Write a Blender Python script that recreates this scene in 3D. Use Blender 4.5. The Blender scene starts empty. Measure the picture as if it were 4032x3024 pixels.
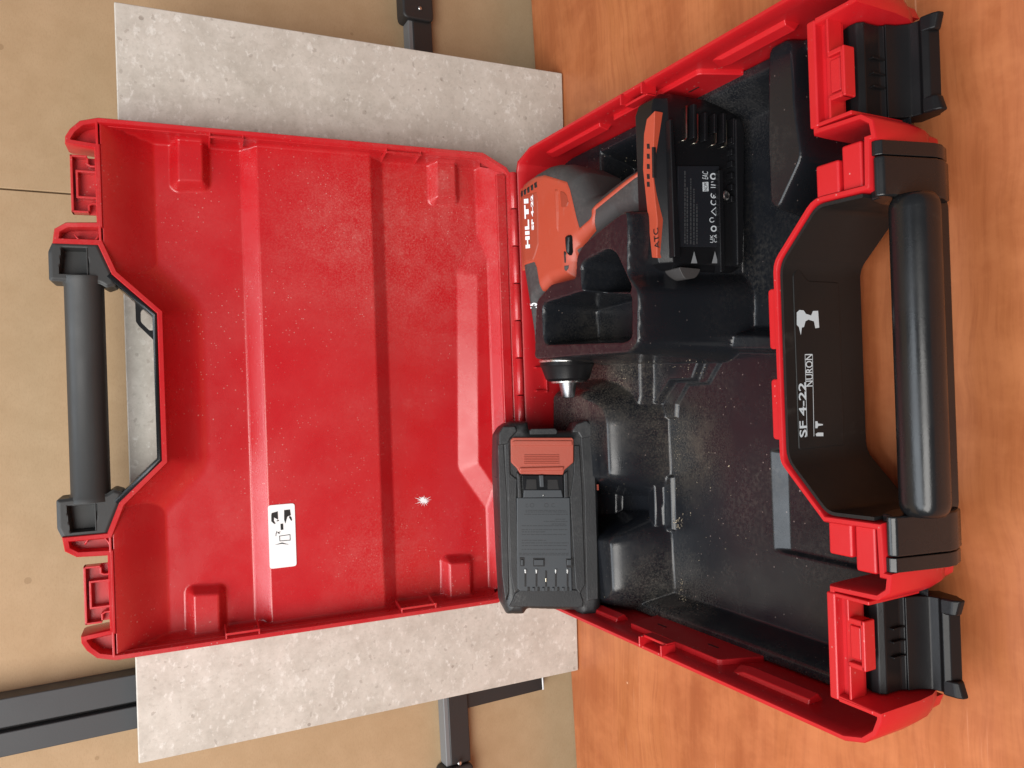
import bpy, bmesh, math, random
import numpy as np
from mathutils import Vector, Matrix
random.seed(7); rng = np.random.default_rng(5)
sc = bpy.context.scene
COL = sc.collection

# ------------------------------------------------------------------ camera
CAM = np.array([-0.0084, -0.6151, 0.34])
RT = np.array([0.99942, -0.01859, -0.02884])      # towards the right of the upright view (= up in the turned photo)
FW = np.array([0.00281, 0.88190, -0.47144])
UP = np.array([0.03420, 0.47108, 0.88143])
FPX = 3067.95                                       # focal length in photo pixels
cd = bpy.data.cameras.new('camera'); cam = bpy.data.objects.new('camera', cd); COL.objects.link(cam)
M = Matrix.Identity(4)
for i, ax in enumerate((-UP, RT, -FW)):             # the phone was held turned by a quarter
    for k in range(3): M[k][i] = ax[k]
M.translation = Vector(CAM); cam.matrix_world = M
cd.sensor_width = 36; cd.lens = FPX / 4032 * 36; cd.clip_start = .01; cd.clip_end = 50
sc.camera = cam

# ------------------------------------------------------------------ world, lamps, exposure
wd = bpy.data.worlds.new('World'); sc.world = wd; wd.use_nodes = True
bg = wd.node_tree.nodes['Background']; bg.inputs[0].default_value = (.80, .88, 1.0, 1); bg.inputs[1].default_value = .20
def area(name, loc, target, sx, sy, power, col):
    l = bpy.data.lights.new(name, 'AREA'); l.shape = 'RECTANGLE'; l.size = sx; l.size_y = sy; l.energy = power; l.color = col
    o = bpy.data.objects.new(name, l); COL.objects.link(o); o.location = loc
    o.rotation_euler = (Vector(target) - Vector(loc)).to_track_quat('-Z', 'Y').to_euler(); return o
area('window_light', (-.75, -1.62, 1.42), (0, -.10, .10), 1.8, 1.1, 57, (1, .972, .93))
area('skylight', (-.50, -.42, 1.75), (-.42, -.38, 0), .95, 1.4, 24, (.86, .93, 1))
sc.view_settings.view_transform = 'Standard'; sc.view_settings.look = 'None'
sc.view_settings.exposure = 0; sc.view_settings.gamma = 1

# ------------------------------------------------------------------ measuring: a photo pixel seen on a real plane of the place
TH = .0925; H = .0815                               # lid lean, height of the case rim above the table
def ray(p):
    u, v = 3024 - p[1], p[0]
    return FW + (u - 1512) / FPX * RT - (v - 2016) / FPX * UP
def hit(p, o, n):
    o = np.asarray(o, float); n = np.asarray(n, float); d = ray(p)
    return CAM + ((o - CAM) @ n) / (d @ n) * d
class Fr:                                           # a frame: local (a,b,c) -> world
    def __init__(s, o, ea, eb, ec): s.o, s.ea, s.eb, s.ec = [np.asarray(v, float) for v in (o, ea, eb, ec)]
    def w(s, P):
        P = np.asarray(P, float).reshape(-1, 3); return s.o + P[:, :1] * s.ea + P[:, 1:2] * s.eb + P[:, 2:3] * s.ec
    def at(s, p, c=0):
        q = hit(p, s.o + c * s.ec, s.ec) - s.o; return (float(q @ s.ea), float(q @ s.eb))
WF = Fr((0, 0, 0), (1, 0, 0), (0, 1, 0), (0, 0, 1))                 # (x, y, z)
YF = Fr((0, 0, 0), (1, 0, 0), (0, 0, 1), (0, 1, 0))                 # (x, z | y)
XF = Fr((0, 0, 0), (0, 1, 0), (0, 0, 1), (1, 0, 0))                 # (y, z | x)
sT, cT = math.sin(TH), math.cos(TH)
LF = Fr((0, 0, 0), (1, 0, 0), (0, sT, cT), (0, cT, -sT))            # lid: (x, s | depth behind the rim)
DN = np.array([0, -.196, .9806]); DD = np.array([0, -.9806, -.196])
DF = Fr((0, -.06, -.008), (1, 0, 0), DD, DN)                        # drill: (x, down the grip | up out of its side)
def zoom(ox, oy, s): return lambda *pts: [(ox + x / s, oy + y / s) for x, y in pts]
Za = zoom(1950, 600, 2.765); Zb = zoom(2450, 300, 1.952); Zc = zoom(1950, 1100, 2.552); Zd = zoom(1900, 1600, 1.951)
Ze = zoom(2950, 500, 2.212); Zf = zoom(2950, 1100, 1.843); Zg = zoom(2400, 0, 3.16); Zh = zoom(2000, 450, 3.687)

# ------------------------------------------------------------------ materials
def mat(name):
    m = bpy.data.materials.new(name); m.use_nodes = True; nt = m.node_tree
    return m, nt, nt.nodes['Principled BSDF']
def N(nt, t, **kw):
    n = nt.nodes.new(t)
    for k, v in kw.items():
        if hasattr(n, k): setattr(n, k, v)
    return n
def noise(nt, co, scale, detail=4, rough=.55, vscale=None):
    if vscale is not None:
        mp = N(nt, 'ShaderNodeMapping'); mp.inputs['Scale'].default_value = vscale; nt.links.new(co, mp.inputs[0]); co = mp.outputs[0]
    n = N(nt, 'ShaderNodeTexNoise'); n.inputs['Scale'].default_value = scale; n.inputs['Detail'].default_value = detail; n.inputs['Roughness'].default_value = rough
    nt.links.new(co, n.inputs['Vector']); return n.outputs['Fac']
def ramp(nt, fac, stops):
    r = N(nt, 'ShaderNodeValToRGB'); e = r.color_ramp.elements
    while len(e) < len(stops): e.new(.5)
    for i, (p, c) in enumerate(stops):
        e[i].position = p; e[i].color = (c, c, c, 1) if not hasattr(c, '__len__') else tuple(c) + (1,)
    nt.links.new(fac, r.inputs[0]); return r.outputs[0]
def mixc(nt, fac, a, b, mode='MIX'):
    m = N(nt, 'ShaderNodeMix'); m.data_type = 'RGBA'; m.blend_type = mode
    for s, v in ((m.inputs[0], fac), (m.inputs[6], a), (m.inputs[7], b)):
        if isinstance(v, (int, float)): s.default_value = v
        elif isinstance(v, tuple): s.default_value = v + (1,)
        else: nt.links.new(v, s)
    return m.outputs[2]
def mathn(nt, op, a, b=0.):
    m = N(nt, 'ShaderNodeMath'); m.operation = op
    for s, v in zip(m.inputs, (a, b)):
        if isinstance(v, (int, float)): s.default_value = v
        else: nt.links.new(v, s)
    return m.outputs[0]
def bump(nt, b, h, strength, dist):
    n = N(nt, 'ShaderNodeBump'); n.inputs['Strength'].default_value = strength; n.inputs['Distance'].default_value = dist
    nt.links.new(h, n.inputs['Height']); nt.links.new(n.outputs[0], b.inputs['Normal'])
def geo_pos(nt): return N(nt, 'ShaderNodeNewGeometry').outputs['Position']
def specks(nt, co, scale, keep, size):
    v = N(nt, 'ShaderNodeTexVoronoi'); v.inputs['Scale'].default_value = scale; nt.links.new(co, v.inputs['Vector'])
    sp = N(nt, 'ShaderNodeSeparateColor'); nt.links.new(v.outputs['Color'], sp.inputs[0])
    return mathn(nt, 'MULTIPLY', mathn(nt, 'LESS_THAN', v.outputs['Distance'], size), mathn(nt, 'GREATER_THAN', sp.outputs[0], keep))
def plastic(name, col, rough, dust=0., dcol=(.35, .29, .22), grain=0., spk=0., scuff=0., spec=.5, film=0., spot=None):
    m, nt, b = mat(name); co = geo_pos(nt); c = col
    n1 = noise(nt, co, 9, 3); c = mixc(nt, ramp(nt, n1, [(.35, 0.), (.7, .35)]), col, tuple(x * .82 for x in col))
    if dust:
        d = mathn(nt, 'MULTIPLY', ramp(nt, noise(nt, co, 16, 6, .65), [(.44, 0.), (.72, 1.)]), ramp(nt, noise(nt, co, 330, 3, .7), [(.42, 0.), (.7, 1.)]))
        up = N(nt, 'ShaderNodeSeparateXYZ'); nt.links.new(N(nt, 'ShaderNodeNewGeometry').outputs['Normal'], up.inputs[0])
        w = ramp(nt, up.outputs[2], [(.0, .25), (.8, 1.)])
        c = mixc(nt, mathn(nt, 'MULTIPLY', mathn(nt, 'MULTIPLY', d, w), dust), c, dcol)
    if film:
        fm = mathn(nt, 'MULTIPLY', ramp(nt, noise(nt, co, 7, 5, .6), [(.40, .0), (.68, 1.)]), ramp(nt, noise(nt, co, 420, 3, .7), [(.30, .35), (.66, 1.)]))
        c = mixc(nt, mathn(nt, 'MULTIPLY', fm, film), c, (.62, .20, .18))
    if spk:
        s = mathn(nt, 'MAXIMUM', specks(nt, co, 520, 1 - spk, .24), specks(nt, co, 260, 1 - spk * .25, .15))
        s = mathn(nt, 'MULTIPLY', s, ramp(nt, noise(nt, co, 14, 3), [(.42, .12), (.62, 1.)]))
        c = mixc(nt, mathn(nt, 'MULTIPLY', s, .38), c, (.66, .5, .44))
    if spot:
        for (px_, py_, pz_), rad, amt, dc in spot:
            vd = N(nt, 'ShaderNodeVectorMath'); vd.operation = 'DISTANCE'; nt.links.new(co, vd.inputs[0]); vd.inputs[1].default_value = (px_, py_, pz_)
            near = ramp(nt, mathn(nt, 'DIVIDE', vd.outputs['Value'], rad), [(.25, 1.), (1., 0.)])
            gr = mathn(nt, 'ADD', ramp(nt, noise(nt, co, 700, 3, .8), [(.46, 0.), (.66, .8)]), ramp(nt, noise(nt, co, 60, 4, .6), [(.42, 0.), (.7, .35)]))
            c = mixc(nt, mathn(nt, 'MULTIPLY', mathn(nt, 'MULTIPLY', near, gr), amt), c, dc)
    if scuff:
        sc1 = ramp(nt, noise(nt, co, 40, 5, .7, (1, 3.5, .6)), [(.6, 0.), (.74, 1.)])
        sc2 = ramp(nt, noise(nt, co, 11, 3), [(.5, 0.), (.66, 1.)])
        c = mixc(nt, mathn(nt, 'MULTIPLY', mathn(nt, 'MULTIPLY', sc1, sc2), scuff), c, dcol)
    if isinstance(c, tuple): b.inputs['Base Color'].default_value = c + (1,)
    else: nt.links.new(c, b.inputs['Base Color'])
    r = ramp(nt, noise(nt, co, 30, 4), [(.3, max(rough - .07, .05)), (.7, min(rough + .1, 1))]); nt.links.new(r, b.inputs['Roughness'])
    b.inputs['Specular IOR Level'].default_value = spec
    if grain: bump(nt, b, noise(nt, co, 900, 2), grain, .0004)
    return m
RED = plastic('red_plastic', (.50, .0095, .014), .28, spec=.6, spk=.12, scuff=.14, dcol=(.8, .45, .4), grain=.12, film=.20, spot=[((.12, .03, .07), .12, .19, (.72, .42, .36)), ((.13, .03, .16), .09, .13, (.72, .42, .36)), ((-.15, .02, .12), .07, .13, (.72, .45, .4))])
REDB = plastic('red_plastic_clean', (.50, .0095, .014), .36, spk=.03, grain=.08)
INS = plastic('black_vacuum_formed', (.0095, .0105, .0130), .23, dust=.16, dcol=(.22, .195, .16), grain=.10, spk=.02, spec=.40, spot=[((-.005, -.065, -.046), .075, .42, (.27, .23, .18)), ((.175, -.21, -.05), .05, .18, (.25, .23, .21)), ((-.185, -.13, -.05), .05, .45, (.26, .23, .19)), ((-.06, -.145, -.066), .05, .30, (.26, .22, .16))])
BLK = plastic('black_handle_plastic', (.0085, .0088, .0095), .25, grain=.10, scuff=.10, dcol=(.16, .15, .13), spec=.42)
BLKS = plastic('black_liner', (.0115, .0112, .011), .42, spec=.26, scuff=.40, dcol=(.10, .095, .085), dust=.12)
GREY = plastic('dark_grey_rubber', (.045, .041, .04), .62, grain=.5, dust=.25, dcol=(.2, .18, .16))
BATT = plastic('worn_black_battery', (.017, .0175, .0185), .46, grain=.35, scuff=.75, dcol=(.20, .195, .185), dust=.4)
BATP = plastic('battery_panel', (.044, .049, .054), .5, grain=.1, scuff=.15, dcol=(.15, .15, .15))
BLKM = plastic('matt_handle_plastic', (.030, .031, .031), .5, grain=.12, scuff=.10, dcol=(.16, .15, .13), spec=.4)
LATCH = plastic('black_latch_plastic', (.0085, .0080, .0085), .34, grain=.1, scuff=.25, dcol=(.10, .10, .10), spec=.20)
FOOT = plastic('glossy_black_foot', (.0065, .0065, .0075), .30, grain=.1, spec=.30)
ORG = plastic('orange_plastic', (.43, .064, .030), .42, grain=.25, scuff=.25, dcol=(.5, .3, .25))
ORGD = plastic('dark_orange', (.30, .045, .02), .5)
POSTM = plastic('anthracite_metal', (.050, .053, .056), .5, grain=.1)
RAILM = plastic('black_metal_rail', (.022, .021, .021), .45, grain=.1)
SILV = plastic('grey_rail_edge', (.17, .175, .18), .45, scuff=.5, dcol=(.12, .12, .12))
def simple(name, col, rough, metal=0.):
    m, nt, b = mat(name); b.inputs['Base Color'].default_value = col + (1,); b.inputs['Roughness'].default_value = rough; b.inputs['Metallic'].default_value = metal
    n = noise(nt, geo_pos(nt), 150, 3); nt.links.new(ramp(nt, n, [(.3, max(rough - .08, .04)), (.7, rough + .08)]), b.inputs['Roughness']); return m
METAL = simple('bright_metal', (.60, .585, .56), .26, 1.)
STEEL = simple('dull_steel', (.27, .27, .28), .34, 1.)
CONT = simple('contact_metal', (.75, .66, .5), .3, 1.)
WHITE = simple('white_print', (.85, .85, .85), .5)
WPRN = simple('silver_print', (.55, .60, .63), .45)
GPRN = simple('grey_print', (.20, .21, .22), .5)
DPRN = simple('dark_print', (.029, .031, .034), .5)
HOLE = simple('dark_gap', (.006, .005, .005), .6)
STICK = simple('white_sticker', (.84, .85, .85), .4)
CHALK = simple('white_scuff', (.86, .84, .84), .7)
def m_tile():
    m, nt, b = mat('limestone_tile'); co = geo_pos(nt)
    c = ramp(nt, noise(nt, co, 38, 9, .72), [(.30, (.41, .378, .325)), (.48, (.51, .478, .42)), (.66, (.61, .575, .515))])
    c = mixc(nt, ramp(nt, noise(nt, co, 6, 3), [(.35, 0.), (.7, .5)]), c, (.55, .495, .435))
    fl = ramp(nt, noise(nt, co, 120, 5, .65, (1, 1, 1.5)), [(.56, 0.), (.68, 1.)]); c = mixc(nt, mathn(nt, 'MULTIPLY', fl, .6), c, (.76, .74, .69))
    fg = ramp(nt, noise(nt, co, 260, 5, .75), [(.52, 0.), (.68, 1.)]); c = mixc(nt, mathn(nt, 'MULTIPLY', fg, .5), c, (.38, .35, .30))
    sp = specks(nt, co, 75, .90, .17); c = mixc(nt, mathn(nt, 'MULTIPLY', sp, ramp(nt, noise(nt, co, 190, 3), [(.4, .0), (.6, .65)])), c, (.24, .20, .165))
    vm = N(nt, 'ShaderNodeVectorMath'); vm.operation = 'ADD'; nz = N(nt, 'ShaderNodeTexNoise'); nz.inputs['Scale'].default_value = 160; nz.inputs['Detail'].default_value = 3; nt.links.new(co, nz.inputs['Vector'])
    vs = N(nt, 'ShaderNodeVectorMath'); vs.operation = 'SCALE'; vs.inputs['Scale'].default_value = .010; nt.links.new(nz.outputs['Color'], vs.inputs[0]); nt.links.new(co, vm.inputs[0]); nt.links.new(vs.outputs[0], vm.inputs[1])
    sp2 = specks(nt, vm.outputs[0], 150, .86, .24); c = mixc(nt, mathn(nt, 'MULTIPLY', sp2, .42), c, (.28, .24, .20))
    sp3 = specks(nt, vm.outputs[0], 48, .86, .26); c = mixc(nt, mathn(nt, 'MULTIPLY', sp3, .20), c, (.40, .36, .31))
    sp4 = specks(nt, vm.outputs[0], 90, .84, .22); c = mixc(nt, mathn(nt, 'MULTIPLY', sp4, .28), c, (.74, .72, .67))
    nt.links.new(c, b.inputs['Base Color']); b.inputs['Roughness'].default_value = .55
    bump(nt, b, noise(nt, co, 200, 4), .15, .0006); return m
TILE = m_tile()
TEDGE = simple('tile_edge', (.62, .60, .57), .6)
def m_wood():
    m, nt, b = mat('orange_wood'); co = geo_pos(nt)
    wv = noise(nt, co, 5, 3, .5); wo = N(nt, 'ShaderNodeVectorMath'); wo.operation = 'ADD'
    cb = N(nt, 'ShaderNodeCombineXYZ'); nt.links.new(mathn(nt, 'MULTIPLY', wv, .05), cb.inputs[1]); nt.links.new(co, wo.inputs[0]); nt.links.new(cb.outputs[0], wo.inputs[1]); cw = wo.outputs[0]
    band = noise(nt, cw, 1.0, 2, .5, (1.2, 15, 1)); fib = noise(nt, cw, 1.0, 7, .7, (14, 260, 1)); fig = noise(nt, cw, 1.0, 6, .6, (5, 40, 1)); blot = noise(nt, co, 9, 4, .6)
    c = ramp(nt, band, [(.30, (.30, .082, .027)), (.48, (.40, .128, .042)), (.70, (.50, .185, .065))])
    c = mixc(nt, ramp(nt, fig, [(.36, .0), (.62, .65)]), c, (.52, .178, .066))
    c = mixc(nt, ramp(nt, blot, [(.42, 0.), (.68, .42)]), c, (.34, .088, .030))
    c = mixc(nt, ramp(nt, fib, [(.46, 0.), (.62, .48)]), c, (.31, .088, .029))
    # strips glued side by side, each a slightly different tone, with a fine line between
    sx = N(nt, 'ShaderNodeSeparateXYZ'); nt.links.new(co, sx.inputs[0])
    ys = mathn(nt, 'MULTIPLY', mathn(nt, 'ADD', sx.outputs[1], .012), 11.5); st = mathn(nt, 'FLOOR', ys); wn = N(nt, 'ShaderNodeTexWhiteNoise'); wn.noise_dimensions = '1D'; nt.links.new(st, wn.inputs['W'])
    c = mixc(nt, mathn(nt, 'MULTIPLY', wn.outputs[0], .38), c, (.33, .09, .034))
    chat = noise(nt, co, 34, 5, .65, (1, .8, 1)); c = mixc(nt, ramp(nt, chat, [(.45, 0.), (.72, .45)]), c, (.58, .212, .083))
    rotm = N(nt, 'ShaderNodeMapping'); rotm.inputs['Rotation'].default_value = (0, 0, .9); rotm.inputs['Scale'].default_value = (4, 420, 1); nt.links.new(co, rotm.inputs[0])
    n3 = N(nt, 'ShaderNodeTexNoise'); n3.inputs['Scale'].default_value = 1; n3.inputs['Detail'].default_value = 1; nt.links.new(rotm.outputs[0], n3.inputs['Vector'])
    scr = mathn(nt, 'MULTIPLY', ramp(nt, n3.outputs['Fac'], [(.715, 0.), (.735, .55)]), ramp(nt, noise(nt, co, 13, 2), [(.50, 0.), (.60, 1.)])); c = mixc(nt, scr, c, (.66, .33, .2))
    dot = specks(nt, co, 60, .95, .08); c = mixc(nt, mathn(nt, 'MULTIPLY', dot, .6), c, (.72, .45, .3))
    nt.links.new(c, b.inputs['Base Color']); nt.links.new(ramp(nt, fig, [(.3, .34), (.7, .50)]), b.inputs['Roughness'])
    b.inputs['Specular IOR Level'].default_value = .4
    bump(nt, b, fib, .06, .0005); return m
WOOD = m_wood()
def m_board():
    m, nt, b = mat('brown_fibreboard'); co = geo_pos(nt)
    c = ramp(nt, noise(nt, co, 45, 5, .6), [(.32, (.41, .275, .150)), (.68, (.455, .312, .178))])
    c = mixc(nt, ramp(nt, noise(nt, co, 7, 3), [(.4, 0.), (.7, .25)]), c, (.50, .35, .205)); c = mixc(nt, ramp(nt, noise(nt, co, 420, 4, .7, (1, 1, 2.5)), [(.48, 0.), (.7, .4)]), c, (.34, .215, .11))
    sp = specks(nt, co, 60, .93, .16); c = mixc(nt, mathn(nt, 'MULTIPLY', sp, .5), c, (.26, .16, .075))
    nt.links.new(c, b.inputs['Base Color']); b.inputs['Roughness'].default_value = .7
    bump(nt, b, noise(nt, co, 160, 4), .12, .0006); return m
BOARD = m_board()
BEDGE = simple('board_edge', (.20, .12, .06), .8)

# ------------------------------------------------------------------ object helpers
WPOS = {}
def root(name, label, cat, loc, group=None):
    o = bpy.data.objects.new(name, None); COL.objects.link(o); o.location = loc; o.empty_display_size = .03
    o['label'] = label; o['category'] = cat
    if group: o['group'] = group
    WPOS[o.name] = np.array(loc, float); return o
def mk(name, V, F, m, parent=None, smooth=True, bevel=0, seg=2, label=None, sharp=None, ang=32):
    V = np.asarray(V, float).reshape(-1, 3); c = (V.min(0) + V.max(0)) / 2
    me = bpy.data.meshes.new(name); me.from_pydata((V - c).tolist(), [], [list(map(int, f)) for f in F]); me.validate()
    bm = bmesh.new(); bm.from_mesh(me); bmesh.ops.recalc_face_normals(bm, faces=bm.faces); bm.to_mesh(me); bm.free()
    mats = m if isinstance(m, (list, tuple)) else [m]
    for x in mats: me.materials.append(x)
    if smooth: me.polygons.foreach_set('use_smooth', [True] * len(me.polygons))
    o = bpy.data.objects.new(name, me); COL.objects.link(o)
    base = np.zeros(3)
    if parent: o.parent = parent; base = WPOS[parent.name]
    o.location = c - base; WPOS[o.name] = c
    if bevel:
        b = o.modifiers.new('bevel', 'BEVEL'); b.width = bevel; b.segments = seg; b.limit_method = 'ANGLE'; b.angle_limit = math.radians(ang); b.harden_normals = True
    elif smooth and sharp is not None: me.set_sharp_from_angle(angle=math.radians(sharp))
    if label: o['label'] = label
    return o
class G:                                            # collects shapes of ONE part
    def __init__(s): s.V = []; s.F = []
    def add(s, V, F):
        k = len(s.V); s.V += [tuple(v) for v in np.asarray(V, float).reshape(-1, 3)]; s.F += [[i + k for i in f] for f in F]; return s
    def prism(s, poly, c0, c1, fr=WF, taper=0.):
        n = len(poly); P = [(a, b, c0) for a, b in poly]
        top = offset(poly, taper) if taper else poly
        P += [(a, b, c1) for a, b in top]
        return s.add(fr.w(P), [list(range(n))[::-1], list(range(n, 2 * n))] + [[i, (i + 1) % n, n + (i + 1) % n, n + i] for i in range(n)])
    def box(s, a0, a1, b0, b1, c0, c1, fr=WF, taper=0.): return s.prism([(min(a0, a1), min(b0, b1)), (max(a0, a1), min(b0, b1)), (max(a0, a1), max(b0, b1)), (min(a0, a1), max(b0, b1))], c0, c1, fr, taper)
    def loft(s, loops, caps=(True, True)):
        n = len(loops[0]); V = [p for l in loops for p in l]; F = []
        for j in range(len(loops) - 1):
            for i in range(n): F.append([j * n + i, j * n + (i + 1) % n, (j + 1) * n + (i + 1) % n, (j + 1) * n + i])
        if caps[0]: F.append(list(range(n))[::-1])
        if caps[1]: F.append([(len(loops) - 1) * n + i for i in range(n)])
        return s.add(V, F)
    def lathe(s, p0, ax, prof, n=28, sq=None):       # prof: (distance along ax, radius)
        p0 = np.asarray(p0, float); ax = np.asarray(ax, float) / np.linalg.norm(ax)
        h = np.array([0, 0, 1.]) if abs(ax[2]) < .9 else np.array([0, 1., 0]); e1 = np.cross(ax, h); e1 /= np.linalg.norm(e1); e2 = np.cross(ax, e1)
        L = [[p0 + ax * t + r * (math.cos(2 * math.pi * i / n) * e1 + math.sin(2 * math.pi * i / n) * e2) for i in range(n)] for t, r in prof]
        return s.loft(L)
    def strip(s, path, t, c0, c1, fr=WF):            # a thin upright wall along a path
        pl = offset_open(path, t / 2); pr = offset_open(path, -t / 2); return s.prism(pl + pr[::-1], c0, c1, fr)
    def mk(s, name, m, parent=None, **k): return mk(name, s.V, s.F, m, parent, **k)
def offset(poly, d):                                # inwards for d > 0
    P = np.asarray(poly, float); n = len(P)
    A = .5 * sum(P[i][0] * P[(i + 1) % n][1] - P[(i + 1) % n][0] * P[i][1] for i in range(n)); sg = 1 if A > 0 else -1
    out = []
    for i in range(n):
        e0 = P[i] - P[i - 1]; e1 = P[(i + 1) % n] - P[i]; e0 = e0 / (np.linalg.norm(e0) + 1e-12); e1 = e1 / (np.linalg.norm(e1) + 1e-12)
        n0 = sg * np.array([-e0[1], e0[0]]); n1 = sg * np.array([-e1[1], e1[0]]); b = n0 + n1; b /= max(np.dot(b, b) / 2, .35)
        out.append(tuple(P[i] + b * d))
    return out
def offset_open(path, d):
    P = np.asarray(path, float); out = []
    for i in range(len(P)):
        e0 = P[i] - P[i - 1] if i else P[1] - P[0]; e1 = P[i + 1] - P[i] if i < len(P) - 1 else e0
        e0 = e0 / np.linalg.norm(e0); e1 = e1 / np.linalg.norm(e1); n0 = np.array([-e0[1], e0[0]]); n1 = np.array([-e1[1], e1[0]]); b = n0 + n1; b /= max(np.dot(b, b) / 2, .35)
        out.append(tuple(P[i] + b * d))
    return out
def fillet(poly, r, k=4, only=None):
    P = np.asarray(poly, float); n = len(P); out = []
    for i in range(n):
        rr = r if only is None or i in only else 0
        if isinstance(r, dict): rr = r.get(i, 0)
        a, p, b = P[i - 1], P[i], P[(i + 1) % n]; la, lb = np.linalg.norm(a - p), np.linalg.norm(b - p); t = min(rr, la * .45, lb * .45)
        if t < 1e-6: out.append(tuple(p)); continue
        A = p + (a - p) / la * t; B = p + (b - p) / lb * t
        for j in range(k + 1):
            u = j / k; out.append(tuple((1 - u) ** 2 * A + 2 * u * (1 - u) * p + u * u * B))
    return out
def mirror(half):                                   # half: points with x > 0 from the back centre round to the front centre
    return list(half) + [(-x, y) for x, y in half[::-1]]
def sdf(poly, X, Y):                                # > 0 inside
    P = np.asarray(poly, float); n = len(P); D = np.full(X.shape, 1e9); ins = np.zeros(X.shape, bool)
    for i in range(n):
        ax, ay = P[i]; bx, by = P[(i + 1) % n]; ex, ey = bx - ax, by - ay; L = ex * ex + ey * ey + 1e-18
        t = np.clip(((X - ax) * ex + (Y - ay) * ey) / L, 0, 1); D = np.minimum(D, np.hypot(X - ax - t * ex, Y - ay - t * ey))
        c = (ay > Y) != (by > Y); xi = ax + (Y - ay) / (ey if abs(ey) > 1e-15 else 1e-15) * ex; ins ^= c & (X < xi)
    return np.where(ins, D, -D)
def sm(t): t = np.clip(t, 0, 1); return t * t * (3 - 2 * t)
def hfield(poly, func, res, fr=WF, holes=(), skirt=None):
    P = np.asarray(poly, float); x = np.arange(P[:, 0].min() - res, P[:, 0].max() + 2 * res, res); y = np.arange(P[:, 1].min() - res, P[:, 1].max() + 2 * res, res)
    X, Y = np.meshgrid(x, y, indexing='ij'); S = sdf(poly, X, Y)
    for h in holes: S = np.minimum(S, -sdf(h, X, Y))
    S = np.where(np.abs(S) < res * .02, res * .02, S); ins = S > 0; ny = len(y)
    used = {}; V = []; F = []
    idx = -np.ones(X.shape, int); k = ins.sum(); idx[ins] = np.arange(k); V = np.stack([X[ins], Y[ins]], 1).tolist()
    a = ins[:-1, :-1].astype(int) + ins[1:, :-1] + ins[1:, 1:] + ins[:-1, 1:]
    full = np.argwhere(a == 4)
    F = np.stack([idx[full[:, 0], full[:, 1]], idx[full[:, 0] + 1, full[:, 1]], idx[full[:, 0] + 1, full[:, 1] + 1], idx[full[:, 0], full[:, 1] + 1]], 1).tolist()
    def cut(p, q):
        key = (min(p, q), max(p, q))
        if key not in used:
            s0, s1 = S[p], S[q]; t = s0 / (s0 - s1); used[key] = len(V); V.append([X[p] + t * (X[q] - X[p]), Y[p] + t * (Y[q] - Y[p])])
        return used[key]
    for i, j in np.argwhere((a > 0) & (a < 4)):
        cs = [(i, j), (i + 1, j), (i + 1, j + 1), (i, j + 1)]; f = []
        for n in range(4):
            p, q = cs[n], cs[(n + 1) % 4]
            if ins[p]: f.append(idx[p])
            if ins[p] != ins[q]: f.append(cut(p, q))
        if len(f) >= 3: F.append(f)
    V = np.asarray(V); z = func(V[:, 0], V[:, 1]); W = np.column_stack([V, z])
    if skirt is not None:
        cnt = {}
        for f in F:
            for n in range(len(f)):
                e = (f[n], f[(n + 1) % len(f)]); cnt[(min(e), max(e))] = None if (min(e), max(e)) in cnt else e
        m = {}; extra = []
        for e in cnt.values():
            if e is None: continue
            for v in e:
                if v not in m: m[v] = len(W) + len(extra); extra.append([W[v][0], W[v][1], skirt])
            F.append([e[1], e[0], m[e[0]], m[e[1]]])
        if extra: W = np.vstack([W, extra])
    return fr.w(W), F
def fold(name, body, size, fr, m, parent, x, y, c, sx=1., bold=0., align='CENTER', vert=False, label=None, space=1.):
    cu = bpy.data.curves.new('text', 'FONT'); cu.body = body; cu.size = size; cu.align_x = align; cu.align_y = 'CENTER'; cu.offset = bold * size; cu.resolution_u = 3; cu.space_character = space
    t = bpy.data.objects.new('text', cu); COL.objects.link(t); bpy.context.view_layer.update()
    me = t.to_mesh(); V = np.array([v.co[:] for v in me.vertices]).reshape(-1, 3); F = [list(p.vertices) for p in me.polygons]; t.to_mesh_clear()
    bpy.data.objects.remove(t); bpy.data.curves.remove(cu)
    V[:, 0] *= sx; P = np.column_stack([x + V[:, 0], y + V[:, 1], np.full(len(V), c)])
    return mk(name, fr.w(P), F, m, parent, smooth=False, label=label)

# ================================================================== table, boards, tile, rails
ZT = -H
g = G(); g.prism([(-1.6, -1.5), (1.6, -1.5), (1.6, .0823 + 1.6 * .048), (-1.6, .0823 - 1.6 * .048)], ZT - .03, ZT)
table = g.mk('wooden_table', WOOD, smooth=False, bevel=.002)
table['label'] = 'orange-brown wooden table top under the red case'; table['category'] = 'table'

bo = np.array([0, .1250, ZT]); be = np.array([.99885, .048, 0]); be /= np.linalg.norm(be)
BF = Fr(bo, be, (0, 0, 1), (-be[1], be[0], 0))         # board face: (along, up | behind)
seam = BF.at((0, 742))[0]
for nm, a0, a1, lab in (('fibreboard_panel', -1.3, seam - .0006, 'wide brown fibreboard panel standing behind the tile, left of the seam'), ('fibreboard_panel', seam + .0006, 1.3, 'brown fibreboard panel right of the thin vertical seam')):
    g = G(); g.box(a0, a1, -.25, 1.1, 0, .012, BF); o = g.mk(nm, BOARD, bevel=.0008)
    o['label'] = lab; o['category'] = 'board'; o['group'] = 'fibreboard panels behind the table'
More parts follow.
